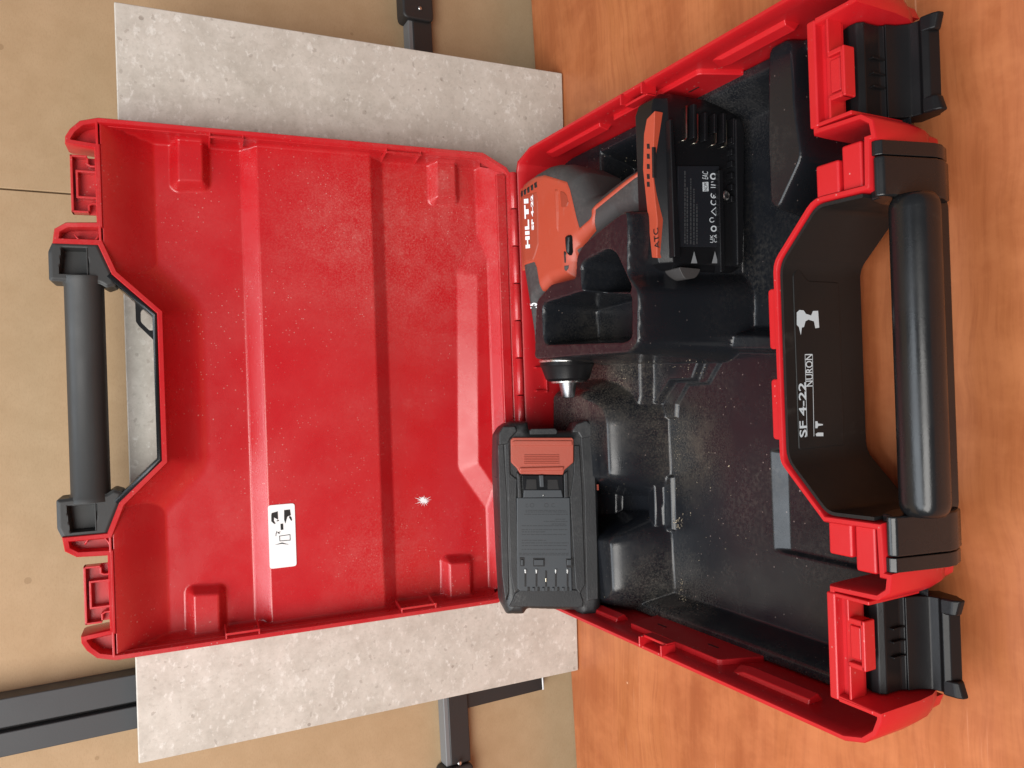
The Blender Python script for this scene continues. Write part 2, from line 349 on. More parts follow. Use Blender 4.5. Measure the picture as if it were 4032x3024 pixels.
# upright post, left
PD = -.022
pl = [BF.at(p, PD)[0] for p in ((0, 2985), (0, 2754))]; pg = BF.at((0, 2879), PD)[0]
post = root('metal_post', 'tall anthracite metal post with a groove, left of the tile', 'post', tuple(BF.w([(sum(pl) / 2, 0, 0)])[0]))
g = G(); g.box(pl[0], pg - .0018, .06, .9, PD, 0, BF); g.mk('post_profile', POSTM, post, bevel=.001, seg=2)
g = G(); g.box(pg + .0018, pl[1], .06, .9, PD, 0, BF); g.mk('post_profile', POSTM, post, bevel=.001, seg=2)
g = G(); g.box(pg - .0025, pg + .0025, .06, .9, PD * .6, 0, BF); g.mk('groove', RAILM, post, smooth=False)
# low rail across the board
RD = -.016
r0 = BF.at((1850, 2900), RD)[1]; r1 = BF.at((1760, 2900), RD)[1]
rail = root('metal_rail', 'black horizontal metal rail on the boards, crossing behind the tile', 'rail', tuple(BF.w([(0, r0, 0)])[0]))
xr = BF.at((1640, 84), RD)[0]; xl = BF.at((1800, 3012), RD)[0]
g = G(); g.box(xl, xr + .02, r0, r1 - .003, RD, 0, BF); g.mk('rail_bar', RAILM, rail, bevel=.0012)
g = G(); g.box(xl, xr + .02, r1 - .0055, r1 + .0015, RD * .93, 0, BF); g.mk('rail_edge', SILV, rail, bevel=.001)
for sgn, xe in ((1, xr), (-1, xl)):
    g = G(); g.prism(fillet([(xe, r0 - .001), (xe + sgn * .12, r0 - .001), (xe + sgn * .12, r1 + .008), (xe, r1 + .008)][::sgn], .007), RD - .004, 0, BF); g.mk('end_cap', RAILM, rail, bevel=.0025, seg=3)
    yy = (r0 + r1) / 2 + .002; xx = xe + sgn * .012 if sgn > 0 else xe + .003
    g = G(); c = BF.w([(xx, yy, RD - .004)])[0]; g.lathe(c, -BF.ec, [(0, .0022), (.001, .0022), (.0014, .001)], 14); g.mk('screw', METAL, rail)
# thin black strip below the rail
sp = [BF.at(p, -.012) for p in ((1853, 2782), (2137, 2720), (2137, 2702), (1853, 2760))]
strip = root('metal_strip', 'thin black upright strip with a white end below the rail, left of the tile', 'strip', tuple(BF.w([(sp[1][0], sp[1][1], 0)])[0]))
xs0 = (sp[0][0] + sp[1][0]) / 2
g = G(); g.box(xs0, xs0 + .016, sp[1][1], r0 + .004, -.012, 0, BF); g.mk('strip_bar', RAILM, strip, bevel=.0008)
g = G(); g.box(xs0, xs0 + .016, sp[1][1] - .0016, sp[1][1], -.0122, 0, BF); g.mk('end_tip', WHITE, strip)
# tile
t3 = math.radians(3.0)
tb0 = np.array([.3035, .042, ZT]); tb1 = np.array([-.2973, .0501, ZT]); te = (tb0 - tb1) / np.linalg.norm(tb0 - tb1)
tn = np.cross(te, (0, 0, 1)); tn /= np.linalg.norm(tn); tu = np.cos(t3) * np.array([0, 0, 1]) - np.sin(t3) * tn; tn2 = np.cross(te, tu)
TF = Fr(tb1, te, tu, -tn2)                             # (along, up | behind)
g = G(); g.box(.0008, .6, .0012, .4006, .0, .009, TF)
tile = root('stone_tile', 'large pale grey limestone-look tile leaning behind the open red lid', 'tile', tuple(TF.w([(.3, 0, .004)])[0]))
tl = mk('tile_slab', g.V, g.F, TILE, tile, bevel=.0011, seg=2)
g = G(); g.box(.0016, .5992, .0005, .399, .003, .0086, TF); 
# ================================================================== the case
case = root('tool_case', 'open red plastic tool case with black handle, latches and moulded insert', 'tool case', (0, -.18, ZT))
# ---- lower shell
half = [(.184, 0), (.1935, -.0035), (.2, -.026), (.2, -.334), (.1965, -.346), (.190, -.3535), (.182, -.3568), (.1775, -.357), (.1765, -.331), (.1225, -.331), (.1215, -.3575), (.1165, -.364), (.1065, -.3655), (.1065, -.3612), (.0825, -.3605), (.0832, -.3268), (.0553, -.2998)]
base_out = fillet(mirror(half), {14: .003, 15: .0045, 16: .0045, 17: .003}, 3)
WT = .0034
inn = offset(base_out, WT)
def ringloops(out, spec): return [WF.w([(a, b, z) for a, b in offset(out, d)]) if d else WF.w([(a, b, z) for a, b in out]) for d, z in spec]
def under(out, k, z, q): return WF.w([(x * (1 - q), -.284 + (y + .284) * (1 - k) if y < -.284 else y * (1 - q), z) for x, y in out])
g = G(); g.loft(ringloops(base_out, [(WT + .0006, -.056), (WT + .0006, -.046), (WT + .0003, -.010), (WT, -.0012), (WT - .0008, 0), (.0006, 0), (0, -.0008), (0, -.030)]) + [under(base_out, k, z, q) for k, z, q in ((.015, -.042, .001), (.055, -.050, .003), (.14, -.058, .007), (.27, -.066, .014), (.46, -.0735, .024), (.68, -.0790, .040), (.80, -.0813, .055))], caps=(False, False))
_v, _f = hfield([(p[0], p[1]) for p in under(base_out, .80, 0, .055)], lambda X, Y_: X * 0 - .0813, .003); g.add(_v, _f)
shell = g.mk('base_shell', REDB, case, sharp=50)
# inner wall details (both sides): step ridges, raised panel with a clip
for sx in (1, -1):
    def wallx(z): return .1968 + z * .05
    for (p0, p1) in (((2165, 607), (2362, 493)), ((2822, 243), (3098, 92))):
        (ya, za), (yb, zb) = XF.at(p0, .1945), XF.at(p1, .1945); zz = (za + zb) / 2
        g = G(); L = []
        for y, k in ((ya + .004, .0), (ya - .006, 1), (yb, 1)):
            L.append([(sx * (.1968 - .0034 * k), y, zz + .001), (sx * (.1930 - .0015 * k), y, zz - .0065), (sx * .198, y, zz - .012), (sx * .198, y, zz + .0022)])
        g.loft(L); g.mk('wall_ridge', REDB, shell, bevel=.0012, seg=3)
    pa = XF.at((2412, 466), .1945); pb = XF.at((2748, 280), .1945); pz = (pa[1] + pb[1]) / 2
    g = G(); g.prism(fillet([(pa[0], pz), (pb[0], pz), (pb[0] - .012, -.046), (pa[0] + .004, -.046)], .003), sx * .1925, sx * .199, XF)
    g.mk('wall_panel', REDB, shell, bevel=.001, seg=2)
    for yy in (pa[0] - .020, pb[0] + .022):
        g = G(); g.box(yy - .005, yy + .005, -.0315, -.0303, sx * .1922, sx * .1935, XF); g.mk('slot', HOLE, shell, smooth=False)
    ca = XF.at((2476, 400), .194); cb = XF.at((2570, 352), .194)
    g = G(); y0, y1, zc = ca[0], cb[0], (ca[1] + cb[1]) / 2
    g.box(y0, y0 - .0015, zc - .004, zc + .009, sx * .190, sx * .198, XF); g.box(y1, y1 + .0015, zc - .004, zc + .009, sx * .190, sx * .198, XF); g.box(y1, y0, zc - .004, zc + .0045, sx * .1895, sx * .1915, XF)
    g.mk('clip', REDB, shell, bevel=.0006)
# little moulded mark on the back wall
g = G()
for (ax, az, bx, bz) in ((.0075, -.0105, .0075, -.021), (-.0135, -.0105, -.0135, -.021), (.0085, -.021, -.0145, -.021)):
    g.box(min(ax, bx) - .0007, max(ax, bx) + .0007, min(az, bz) - .0007, max(az, bz) + .0007, -.0075, -.003, YF)
g.mk('moulded_mark', REDB, shell, bevel=.0004)
# latch seats (stepped red ledges) left and right
for sx in (1, -1):
    b = lambda x0, x1, y0, y1, z0, z1: g.box(sx * x0, sx * x1, y0, y1, z0, z1)
    g = G(); b(.1228, .1795, -.3262, -.3318, -.040, .0007); g.mk('latch_seat', REDB, shell, bevel=.0012, seg=3)
    g = G(); b(.1228, .1795, -.3312, -.3380, -.014, -.0045); g.mk('seat_pocket', REDB, shell, bevel=.0006)
    for x0, x1 in ((.1228, .1250), (.1778, .1800)):
        g = G(); b(x0, x1, -.3315, -.352, -.04, .0003); g.mk('seat_side', REDB, shell, bevel=.0006)
    for x0, x1 in ((.1245, .1362), (.1592, .1782)):
        g = G(); b(x0, x1, -.3374, -.3390, -.0115, -.0006); g.mk('seat_step', REDB, shell, bevel=.0006)
    g = G(); g.prism([(sx * x, y) for x, y in ((.1345, -.3340), (.1600, -.3340), (.1600, -.3474), (.1345, -.3474))], -.0092, -.0040); g.mk('seat_prong', REDB, shell, bevel=.0008, seg=3)
    for x0, x1 in ((.1342, .1372), (.1572, .1602)):
        g = G(); b(x0, x1, -.3372, -.3474, -.0092, -.0010); g.mk('prong_side', REDB, shell, bevel=.0008)
    g = G(); b(.1342, .1602, -.3452, -.3478, -.0094, -.0010); g.mk('prong_edge', REDB, shell, bevel=.0008)
    g = G(); b(.1385, .1558, -.3375, -.3440, -.009, -.0028); g.mk('seat_pad', REDB, shell, bevel=.0008)
    # stepped tabs next to the handle
    g = G(); b(.0855, .1030, -.3275, -.3420, -.020, -.0012); g.mk('corner_tab', REDB, shell, bevel=.0014, seg=3)
    g = G(); b(.0855, .1095, -.3425, -.3545, -.020, -.0030); g.mk('corner_tab', REDB, shell, bevel=.0014, seg=3)
# two lugs on the front rim
for p0, p1 in (((3040, 1140), (3062, 1375)), ((3047, 1492), (3070, 1730))):
    xa, ya = WF.at(p0, -.004); xb, yb = WF.at(p1, -.004)
    g = G(); g.prism(fillet([(xb, -.2985), (xb, -.2912), (xa, -.2912), (xa, -.2985)], .0025), -.02, -.0012); g.mk('rim_lug', REDB, shell, bevel=.001)
# black liner in the handle recess
path = [(.0808, -.3560), (.0816, -.3282), (.0545, -.3022), (-.0545, -.3022), (-.0816, -.3282), (-.0808, -.3560)]
path = fillet(path, {1: .005, 2: .006, 3: .006, 4: .005}, 4)
g = G(); pin = offset_open(path, .0009); pout = offset_open(path, -.0009)
lower = offset_open(path, -.0035)
def P3(p, z): return [(a, b, z) for a, b in p]
g.loft([P3(pin + pout[::-1], -.0008), P3(pin + pout[::-1], -.006), P3(pin + offset_open(path, -.0022)[::-1], -.050), P3(pin + lower[::-1], -.0615), P3(pin + lower[::-1], -.0655)])
liner = g.mk('recess_liner', BLKS, case, sharp=35)
g = G(); g.prism(fillet([(-.062 + .012, -.0085), (.0495, -.0085), (.0535, -.013), (.046, -.020), (.046, -.046), (-.0495, -.046)][::-1], .002), -.3036, -.3022, YF)
g.mk('label_field', BLKS, liner, bevel=.0008)
# print on the liner
PY = -.30375
LY = Fr((0, 0, 0), (1, 0, 0), (0, 0, 1), (0, 1, 0))
def ly(p): return LY.at(p, PY)
a = ly((3162, 1722)); b_ = ly((3158, 1505)); 
def fitpr(name, body, pl_, pr_, hgt, m, par, bold=0., fr=LY, c=PY, at=None):
    at = at or (lambda p: fr.at(p, c)); (x0, y0), (x1, y1) = at(pl_), at(pr_)
    o = fold(name, body, hgt / .70, fr, m, par, 0, 0, c, bold=bold); 
    P = np.array([v.co[:] for v in o.data.vertices]); wl = WPOS[o.name]; A = fr.ea; B = fr.eb
    q = P + wl - fr.o; u = q @ A; v = q @ B; u0, u1 = u.min(), u.max(); v0, v1 = v.min(), v.max()
    nu = x0 + (u - u0) / (u1 - u0) * (x1 - x0); nv = (y0 + y1) / 2 + (v - (v0 + v1) / 2) * (hgt / (v1 - v0)) + (nu - (x0 + x1) / 2) * (y1 - y0) / (x1 - x0)
    W = fr.o + nu[:, None] * A + nv[:, None] * B + c * fr.ec; cc = (W.min(0) + W.max(0)) / 2
    for vv, w in zip(o.data.vertices, W - cc): vv.co = w
    base = WPOS[par.name]; o.location = cc - base; WPOS[o.name] = cc; return o
fitpr('printed_text', 'SF 4-22', (3163, 1722), (3158, 1506), .0058, WPRN, liner, bold=.018)
fitpr('printed_text', 'NURON', (3188, 1522), (3185, 1394), .0058, WPRN, liner, bold=.012)
g = G()
for p0, p1 in (((3178, 1718), (3170, 1395)), ((3205, 1718), (3199, 1395))):
    (x0, z0), (x1, z1) = ly(p0), ly(p1); g.add(LY.w([(x0, z0 - .0002, PY), (x1, z1 - .0002, PY), (x1, z1 + .0002, PY), (x0, z0 + .0002, PY)]), [[0, 1, 2, 3]])
g.mk('printed_line', WPRN, liner, smooth=False)
g = G(); z3 = zoom(2950, 1100, 1.843)                   # drill, bit and screw pictograms
for poly in ([(375, 405), (360, 345), (345, 330), (345, 240), (365, 222), (395, 225), (412, 250), (450, 262), (462, 230), (500, 228), (508, 350), (480, 355), (470, 305), (430, 292), (408, 305), (398, 345), (382, 350)],
             [(487, 1138), (482, 1122), (497, 1112), (538, 1112), (538, 1138)], [(480, 1080), (480, 1030), (495, 1030), (500, 1046), (535, 1050), (535, 1058), (500, 1064), (495, 1080)]):
    g = G(); Q = [ly(p) for p in z3(*poly)]; g.add(LY.w([(x, z, PY) for x, z in Q]), [list(range(len(Q)))]); g.mk('pictogram', WPRN, liner, smooth=False)
# lower handle half: end blocks, bar, underside flange
prof = [(-.3565, -.0060), (-.3618, -.0050), (-.3620, -.0012), (-.3643, -.0010), (-.3668, -.0030), (-.3738, -.0340), (-.3735, -.0400), (-.3700, -.0490), (-.364, -.054), (-.358, -.056), (-.352, -.056), (-.352, -.02)]
handle = None
for sx in (1, -1):
    g = G(); g.loft([[(sx * x, y, z) for y, z in prof] for x in (.0785, .0985)]); o = g.mk('handle_block', BLK, case, bevel=.0015, seg=3)
    g = G(); g.loft([[(sx * x, y * .9975, z - .0004) for y, z in prof] for x in (.0991, .1064)]); g.mk('block_rim', BLK, o, bevel=.0005)
def barloop(x, cy, cz, ry, rz, n=28, pw=2.3):
    L = []
    for i in range(n):
        t = 2 * math.pi * i / n; c, s = math.cos(t), math.sin(t)
        L.append((x, cy + ry * math.copysign(abs(c) ** (2 / pw), c), cz + rz * math.copysign(abs(s) ** (2 / pw), s)))
    return L
g = G(); cy, cz = -.3714, -.0185
g.loft([barloop(x, cy, cz, r, r) for x, r in ((-.0790, .0088), (-.0765, .0103), (-.0745, .0110), (-.0720, .0112), (.0720, .0112), (.0745, .0110), (.0765, .0103), (.0790, .0088))]); bar = g.mk('handle_bar', BLK, case, sharp=60)
g = G(); g.prism(fillet([(-.0890, -.352), (-.0890, -.3610), (-.0800, -.3690), (.0800, -.3690), (.0890, -.3610), (.0890, -.352)], .005), -.052, -.0275); g.mk('handle_underside', BLK, case, bevel=.004, seg=4)
# latches, folded open
for sx, lab in ((1, None), (-1, None)):
    x0, x1 = .1268, .1762; xm = (x0 + x1) / 2
    lroot_prof = [(-.3330, -.0190), (-.3385, -.0168), (-.3432, -.0172), (-.3456, -.0200), (-.3452, -.0250), (-.3456, -.0315), (-.3470, -.0338), (-.3482, -.0335), (-.3500, -.0400), (-.3540, -.0450), (-.3585, -.0462), (-.3612, -.0440), (-.3640, -.0460), (-.3660, -.0520), (-.3620, -.0570), (-.3500, -.0590), (-.3400, -.0480), (-.3330, -.0310)]
    g = G(); g.loft([[(sx * x, y, z) for y, z in lroot_prof] for x in (x0, x1)]); lat = g.mk('latch', LATCH, case, bevel=.0010, seg=3, ang=25)
    for xe in (x0 - .0006, x1 - .0078):                   # finger lugs
        g = G(); mirr = 1 if xe < xm else -1
        pol = [(-.3600, -.0440), (-.3670, -.0450), (-.3698, -.0468), (-.3704, -.0505), (-.3640, -.0545)]
        xa, xb = xe, xe + .0084; ta = .0055
        Lp = [[(sx * x, y, z) for y, z in pol] for x in (xa, xb)]
        k = 1 if mirr > 0 else 0
        Lp[k] = [(sx * (xb if k else xa), y if y > -.3645 else -.3655 + (y + .3655) * .45, z) for y, z in pol]
        g.loft(Lp); g.mk('latch_lug', LATCH, lat, bevel=.0018, seg=3)
    g = G()
    for dx in (-.009, -.002, .006): g.box(sx * (xm + dx - .0005), sx * (xm + dx + .0005), -.3425, -.3475, -.0335, -.024)
    g.mk('latch_rib', LATCH, lat, bevel=.0003)
    g = G(); g.lathe((sx * (xm + .0015), -.3412, -.0168), (0, 0, 1), [(0, .0009), (.0005, .0009), (.0008, .0004)], 12); g.mk('latch_pip', METAL, lat)

# ---- black vacuum-formed insert
cav = mirror([(.186, -.0045), (.192, -.0075), (.1945, -.028), (.1945, -.334), (.188, -.350), (.120, -.354), (.106, -.3585), (.0845, -.3580), (.0850, -.3262), (.0562, -.2972)])
def zp(z, pts): return [WF.at(p, z) for p in pts]
BLKZ = .020
Pblock = zp(BLKZ, [(2106, 1412), (2108, 1320), (2114, 1185), (2170, 1121), (2268, 1096), (2272, 1010), (2296, 965), (2435, 850), (2470, 830), (2474, 900), (2470, 1085), (2514, 1146), (2512, 1350), (2480, 1384)])
Pock1 = zp(BLKZ, [(2292, 1050), (2305, 1030), (2392, 985), (2424, 1000), (2481, 1128), (2478, 1146), (2298, 1150)])
Pock2 = zp(BLKZ, [(2138, 1200), (2298, 1150), (2476, 1160), (2484, 1180), (2484, 1325), (2460, 1340), (2146, 1352)])
Pshelf = zp(-.021, [(2180, 1560), (2285, 1563), (2330, 1583), (2372, 1615), (2386, 1655), (2395, 1872), (2180, 1872)])
PshelfB = zp(-.021, [(2180, 2120), (2400, 2132), (2409, 2325), (2395, 2352), (2180, 2352)])
Pback = zp(-.046, [(2180, 1372), (2512, 1372), (2516, 1560), (2500, 1640), (2495, 1900), (2180, 1900)])
Pstep = zp(-.060, [(2400, 1372), (2765, 1385), (2728, 1488), (2642, 1492), (2588, 1578), (2560, 1620), (2400, 1620)])
Pfloor2 = zp(-.066, [(2400, 1372), (2852, 1392), (2788, 1504), (2708, 1508), (2664, 1590), (2662, 1640), (2400, 1640)])
PledgeA = zp(-.056, [(2300, 1872), (2576, 1880), (2580, 2068), (2300, 2130)])
PledgeB = zp(-.064, [(2300, 1872), (2640, 1880), (2646, 2085), (2300, 2130)])
Ppad = zp(-.056, [(2425, 1905), (2548, 1905), (2552, 2050), (2425, 2055)])
PbackR = zp(-.044, [(1990, 650), (2361, 520), (2364, 800), (2330, 770), (2230, 900), (1990, 900)])
Pfr = zp(-.034, [(3030, 190), (3112, 150), (3126, 420), (3140, 520), (3155, 615), (3062, 818), (3036, 800), (3026, 560)])
Prib = zp(-.056, [(2715, 1318), (3080, 1330), (3080, 1372), (2722, 1366)])
Pock1, Pock2, Pblock, Pfr, Pshelf, PshelfB = [fillet(p_, r_) for p_, r_ in ((Pock1, .006), (Pock2, .007), (Pblock, .004), (Pfr, .006), (Pshelf, .004), (PshelfB, .004))]
def ins_z(X, Y):
    left = sm((.016 - X) / .004)
    z = -.0755 + left * .0085
    yA = -.2262; win = sm((-.0570 - X) / .003) * sm((X + .128) / .003)
    z = z - left * win * np.clip((yA - Y) * math.tan(math.radians(20)), 0, .0042)
    def up(poly, zt, run, base=None, sharp=0):
        nonlocal z
        s = sdf(poly, X, Y); t = np.clip((s + run) / run, 0, 1); w = .0022 / max(run, .003); t = np.where(t > 1 - w, 1 - np.clip(1 - t, 0, w) ** 2 / (2 * w) - 0, t * 1.0 + 0) if False else t
        e = t + (sm(t) - t) * .8; z = np.maximum(z, z * 0 + (-.0755) + (zt + .0755) * e)
    up(Pfloor2, -.0645, .006); up(Pstep, -.058, .007); up(Pback, -.046, .012)
    up(PledgeB, -.064, .004); up(PledgeA, -.056, .004)
    z = z - .007 * sm(sdf(Ppad, X, Y) / .003 + .5) * (z > -.07)
    up(Pshelf, -.021, .030); up(PshelfB, -.021, .030)
    up(PbackR, -.044, .007); up(Pfr, -.034, .009); up(Prib, -.058, .007)
    s = sdf(cav, X, Y); e = sm((.020 - s) / .015); z = np.maximum(z, -.0755 + (.0755 - .0445) * e)
    up(Pblock, BLKZ, .010)
    for pk, zb in ((Pock1, -.030), (Pock2, -.030)):
        sp_ = sdf(pk, X, Y); k = sm(sp_ / .0060 + .3); z = np.where(sp_ > -.002, z + (np.minimum(z, zb) - z) * k, z)
    lip = sdf(Pock2, X, Y) * 0
    return z
V, F = hfield(cav, ins_z, .0008)
insert = mk('moulded_insert', V, F, INS, case)

# ---- hinge along the back
g = G(); hx = np.linspace(-.184, .184, 12)
hin = None
for i in range(11):
    a0, a1 = hx[i] + .0005, hx[i + 1] - .0005; up_ = i % 2 == 0
    g = G(); g.lathe((a0, -.0006, .0035), (1, 0, 0), [(0, .0030), (.0005, .0034), (a1 - a0 - .0005, .0034), (a1 - a0, .0030)], 18)
    if up_: g.box(a0, a1, -.0006, .006, .0035, .0068)
    else: g.box(a0, a1, -.001, .0028, -.004, .0035)
    g.mk('hinge_knuckle', RED, case, sharp=40)

# ---- lid
lid_half = [(.182, .0045), (.1885, .0085), (.2, .031), (.2, .334), (.1965, .346), (.190, .3525), (.184, .3558), (.1788, .3560), (.1770, .3372), (.1225, .3372), (.1215, .3570), (.1165, .3645), (.1060, .3660), (.1060, .3368), (.0845, .3284), (.0556, .2987)]
lid_out = mirror(lid_half)
def lidloops(spec): return [LF.w([(a, b, c) for a, b in (offset(lid_out, d) if d else lid_out)]) for d, c in spec]
g = G(); g.loft(lidloops([(.0046, .012), (.0042, .0018), (.0034, .0004), (.0006, 0), (0, .0008), (0, .022), (.0012, .030), (.0034, .0338), (.0050, .0346)]), caps=(False, False))
_v, _f = hfield(offset(lid_out, .0050), lambda X, Y_: X * 0 + .0346, .003, LF); g.add(_v, _f)
lid = g.mk('lid', RED, case, sharp=50)
def lp(d, pts): return [LF.at(p, d) for p in pts]
bosses = [([(702, 594), (797, 590), (797, 712), (702, 712)], .020, .006), ([(764, 2345), (862, 2340), (864, 2474), (766, 2476)], .020, .006), ([(1722, 690), (1792, 690), (1795, 772), (1722, 775)], .021, .006), ([(1772, 2220), (1850, 2216), (1852, 2330), (1774, 2330)], .021, .006)]
bossp = []
for pts, zt, run in bosses:
    Q = lp(zt, pts); cx = sum(q[0] for q in Q) / 4; sgn = 1 if cx > 0 else -1
    Q = [(q[0] if abs(q[0]) < abs(cx) else sgn * .1975, q[1]) for q in Q]; bossp.append((Q, zt, run))
Pplat = lp(.022, [(1880, 1085), (1884, 1822), (2000, 1990), (2060, 2000), (2060, 900), (1960, 940)])
lcav = mirror([(.1974, .010), (.1974, .3340), (.1075, .3340), (.0840, .3250), (.0540, .2957)])
trap = [(.092, .36), (.0850, .3262), (.0540, .2957), (-.0540, .2957), (-.0850, .3262), (-.092, .36)]
def lid_d(X, S_):
    D0 = .0305; ax = np.abs(X)
    f1 = sm((.1974 - ax) / .0055 * .5 + .0) ; f1 = np.clip((.1976 - ax) / .0042, 0, 1) ** .8
    f2 = np.clip((.3340 - S_) / .036, 0, 1); f2 = f2 + (sm(f2) - f2) * .35
    st = -sdf(trap, X, S_); f3 = 1 - (1 - np.clip(st / .032, 0, 1)) ** 2.0
    f4 = np.clip((S_ - .008) / .020, 0, 1)
    f = np.minimum(np.minimum(f1, f3), np.minimum(f2, f4)); f = f - .10 * np.minimum(np.minimum(1 - f1, 1 - f3), 1 - f2) * 0
    d = .0015 + (D0 - .0015) * f
    # the broad middle panel stands forward of the floor
    top, bot = .2275, .1215; e = np.clip((top - S_) / .0120 + .5, 0, 1); e2 = np.clip((S_ - bot) / .0130 + .5, 0, 1)
    endr = sm((.1990 - ax) / .004)
    pan = np.minimum(np.minimum(e, e2), 1) * endr; d = np.minimum(d, D0 - .0098 * pan + 0 * d)
    s = sdf(Pplat, X, S_); d = np.minimum(d, D0 - .0085 * np.clip(s / .017 + 1, 0, 1))
    for Q, zt, run in bossp:
        s = sdf(Q, X, S_); d = np.minimum(d, D0 - (D0 - zt) * np.clip((s + run) / run, 0, 1))
    sc_ = sdf(lcav, X, S_); d = np.where(sc_ < 0, np.where((S_ > .2) & (-st < 0) | (S_ > .33), .011, .0015), d)
    return d
lin = offset(lid_out, .0022)
V, F = hfield(lin, lid_d, .0011, LF)
lfloor = mk('lid_lining', V, F, RED, lid)
# rib that closes the lid cavity at the top, pillar arcs
for sx in (1, -1):
    g = G(); g.strip([(sx * .1985, .3352), (sx * .1090, .3352)], .0017, 0.0002, .012, LF); g.mk('lid_rib', RED, lid, bevel=.0004)
    arc = [(sx * (.118 - .0085 * math.sin(t) * 1.1), .3425 + .0085 * math.cos(t) * .75 * 1) for t in np.linspace(-.2, math.pi - .2, 9)]
    arc = [(sx * (.1195 - .0125 * math.sin(t)), .3440 - .009 * math.cos(t)) for t in np.linspace(.2, 2.6, 9)]
    g = G(); g.strip(arc, .0010, .0012, .012, LF); g.mk('pillar_arc', RED, lid)
    # hook plate that the latch grips
    g = G(); hb = lambda x0, x1, s0, s1, d0, d1: g.box(sx * x0, sx * x1, s0, s1, d0, d1, LF)
    hb(.1290, .1712, .3355, .3530, .0075, .0095); hb(.1290, .1305, .3420, .3532, .0, .009); hb(.1697, .1712, .3420, .3532, .0, .009); hb(.1290, .1712, .3515, .3532, .0, .009)
    g.mk('latch_hook', RED, lid, bevel=.0004)
    g = G(); g.strip([(sx * .1305, .3420), (sx * .1350, .3420), (sx * .1362, .3400), (sx * .1362, .3365)], .0014, .001, .009, LF); g.strip([(sx * .1697, .3420), (sx * .1650, .3420), (sx * .1638, .3400), (sx * .1638, .3365)], .0014, .001, .009, LF)
    g.strip([(sx * .1405, .3365), (sx * .1405, .3490), (sx * .1595, .3490), (sx * .1595, .3365)], .0016, 0.0004, .009, LF); g.mk('hook_rib', RED, lid, bevel=.0004)
    # clip frames along the side walls
    for s0, s1 in (((LF.at((822, 540), .008)[1]), LF.at((958, 560), .008)[1]), (LF.at((1512, 600), .008)[1], LF.at((1650, 610), .008)[1])):
        g = G()
        for s in (s0, s1 + .0012): g.prism([(sx * .1985, .0006), (sx * .1935, .0010), (sx * .1900, .0215), (sx * .1985, .0215)][::sx], s - .0012, s, Fr((0, 0, 0), LF.ea, LF.ec, LF.eb))
        hbx = lambda x0, x1, sa, sb, d0, d1: g.box(sx * x0, sx * x1, sa, sb, d0, d1, LF)
        hbx(.1920, .1938, s1, s0, .0002, .0016); hbx(.1945, .198, s1, s0, .012, .020); g.mk('side_clip', RED, lid, bevel=.0003)
    # inner lip of the side flange
    g = G(); g.box(sx * .1952, sx * .1966, .035, .330, .0052, .0072, LF); g.mk('side_lip', RED, lid, bevel=.0005)
# lower flange strips above the hinge
g = G(); g.box(-.1795, .1795, .0035, .0065, .0006, .004, LF); g.mk('flange_strip', RED, lid, bevel=.0006)
g = G(); g.box(-.1815, .1815, .0100, .0190, .0002, .004, LF); g.mk('flange_strip', RED, lid, bevel=.001)
# upper handle half
g = G(); c_s, c_d, rb = .3478, .0130, .0133
def lidbar(x, rs, rd): return LF.w([(x, c_s + rs * math.copysign(abs(math.cos(t)) ** .86, math.cos(t)), c_d + rd * math.copysign(abs(math.sin(t)) ** .86, math.sin(t))) for t in [2 * math.pi * i / 28 for i in range(28)]])
g.loft([lidbar(x, r, r) for x, r in ((-.083, .0150), (-.0795, .0148), (-.0765, rb), (.0765, rb), (.0795, .0148), (.083, .0150))]); g.mk('handle_bar', BLKM, lid, sharp=60)
for sx in (1, -1):
    pol = fillet([(sx * x, s) for x, s in ((.0790, .3690), (.1000, .3690), (.1072, .3660), (.1072, .3368), (.0850, .3280), (.0770, .3258), (.0745, .3320), (.0775, .3365))], .0012, 2)
    pk = [(sx * x, s) for x, s in ((.0845, .3620), (.1030, .3600), (.1030, .3445), (.0850, .3435))]
    V, F = hfield(pol, lambda X, S_: .0012 + .0012 * sm(1 - sdf(pol, X, S_) / .0022) + .010 * sm(sdf(pk, X, S_) / .0012 + .5), .0007, LF, skirt=.030)
    hb_ = mk('handle_block', V, F, BLKM, lid, sharp=60)
    g = G(); g.box(sx * .0795, sx * .1035, .3438, .3446, .0008, .004, LF); g.mk('block_seam', BLKM, hb_, bevel=.0002)
# black liner on the outside of the lid recess, with an eyelet
lpath = [(.0842, .3305), (.0548, .3002), (-.0548, .3002), (-.0842, .3305)]
g = G(); g.strip(lpath, .0036, .001, .030, LF); lliner = g.mk('recess_liner', BLK, lid)
eo = lp(.014, zoom(200, 1000, 2.212)((735, 395), (742, 590), (765, 625), (905, 760), (925, 700), (915, 560), (800, 445))); eh = lp(.014, zoom(200, 1000, 2.212)((783, 500), (805, 480), (850, 490), (905, 555), (905, 640), (890, 668), (860, 668), (783, 592)))
V, F = hfield(eo, lambda X, S_: X * 0 + .012, .0006, LF, holes=[fillet(eh, .002)], skirt=.0165)
mk('eyelet', V, F, BLK, lliner, sharp=40)
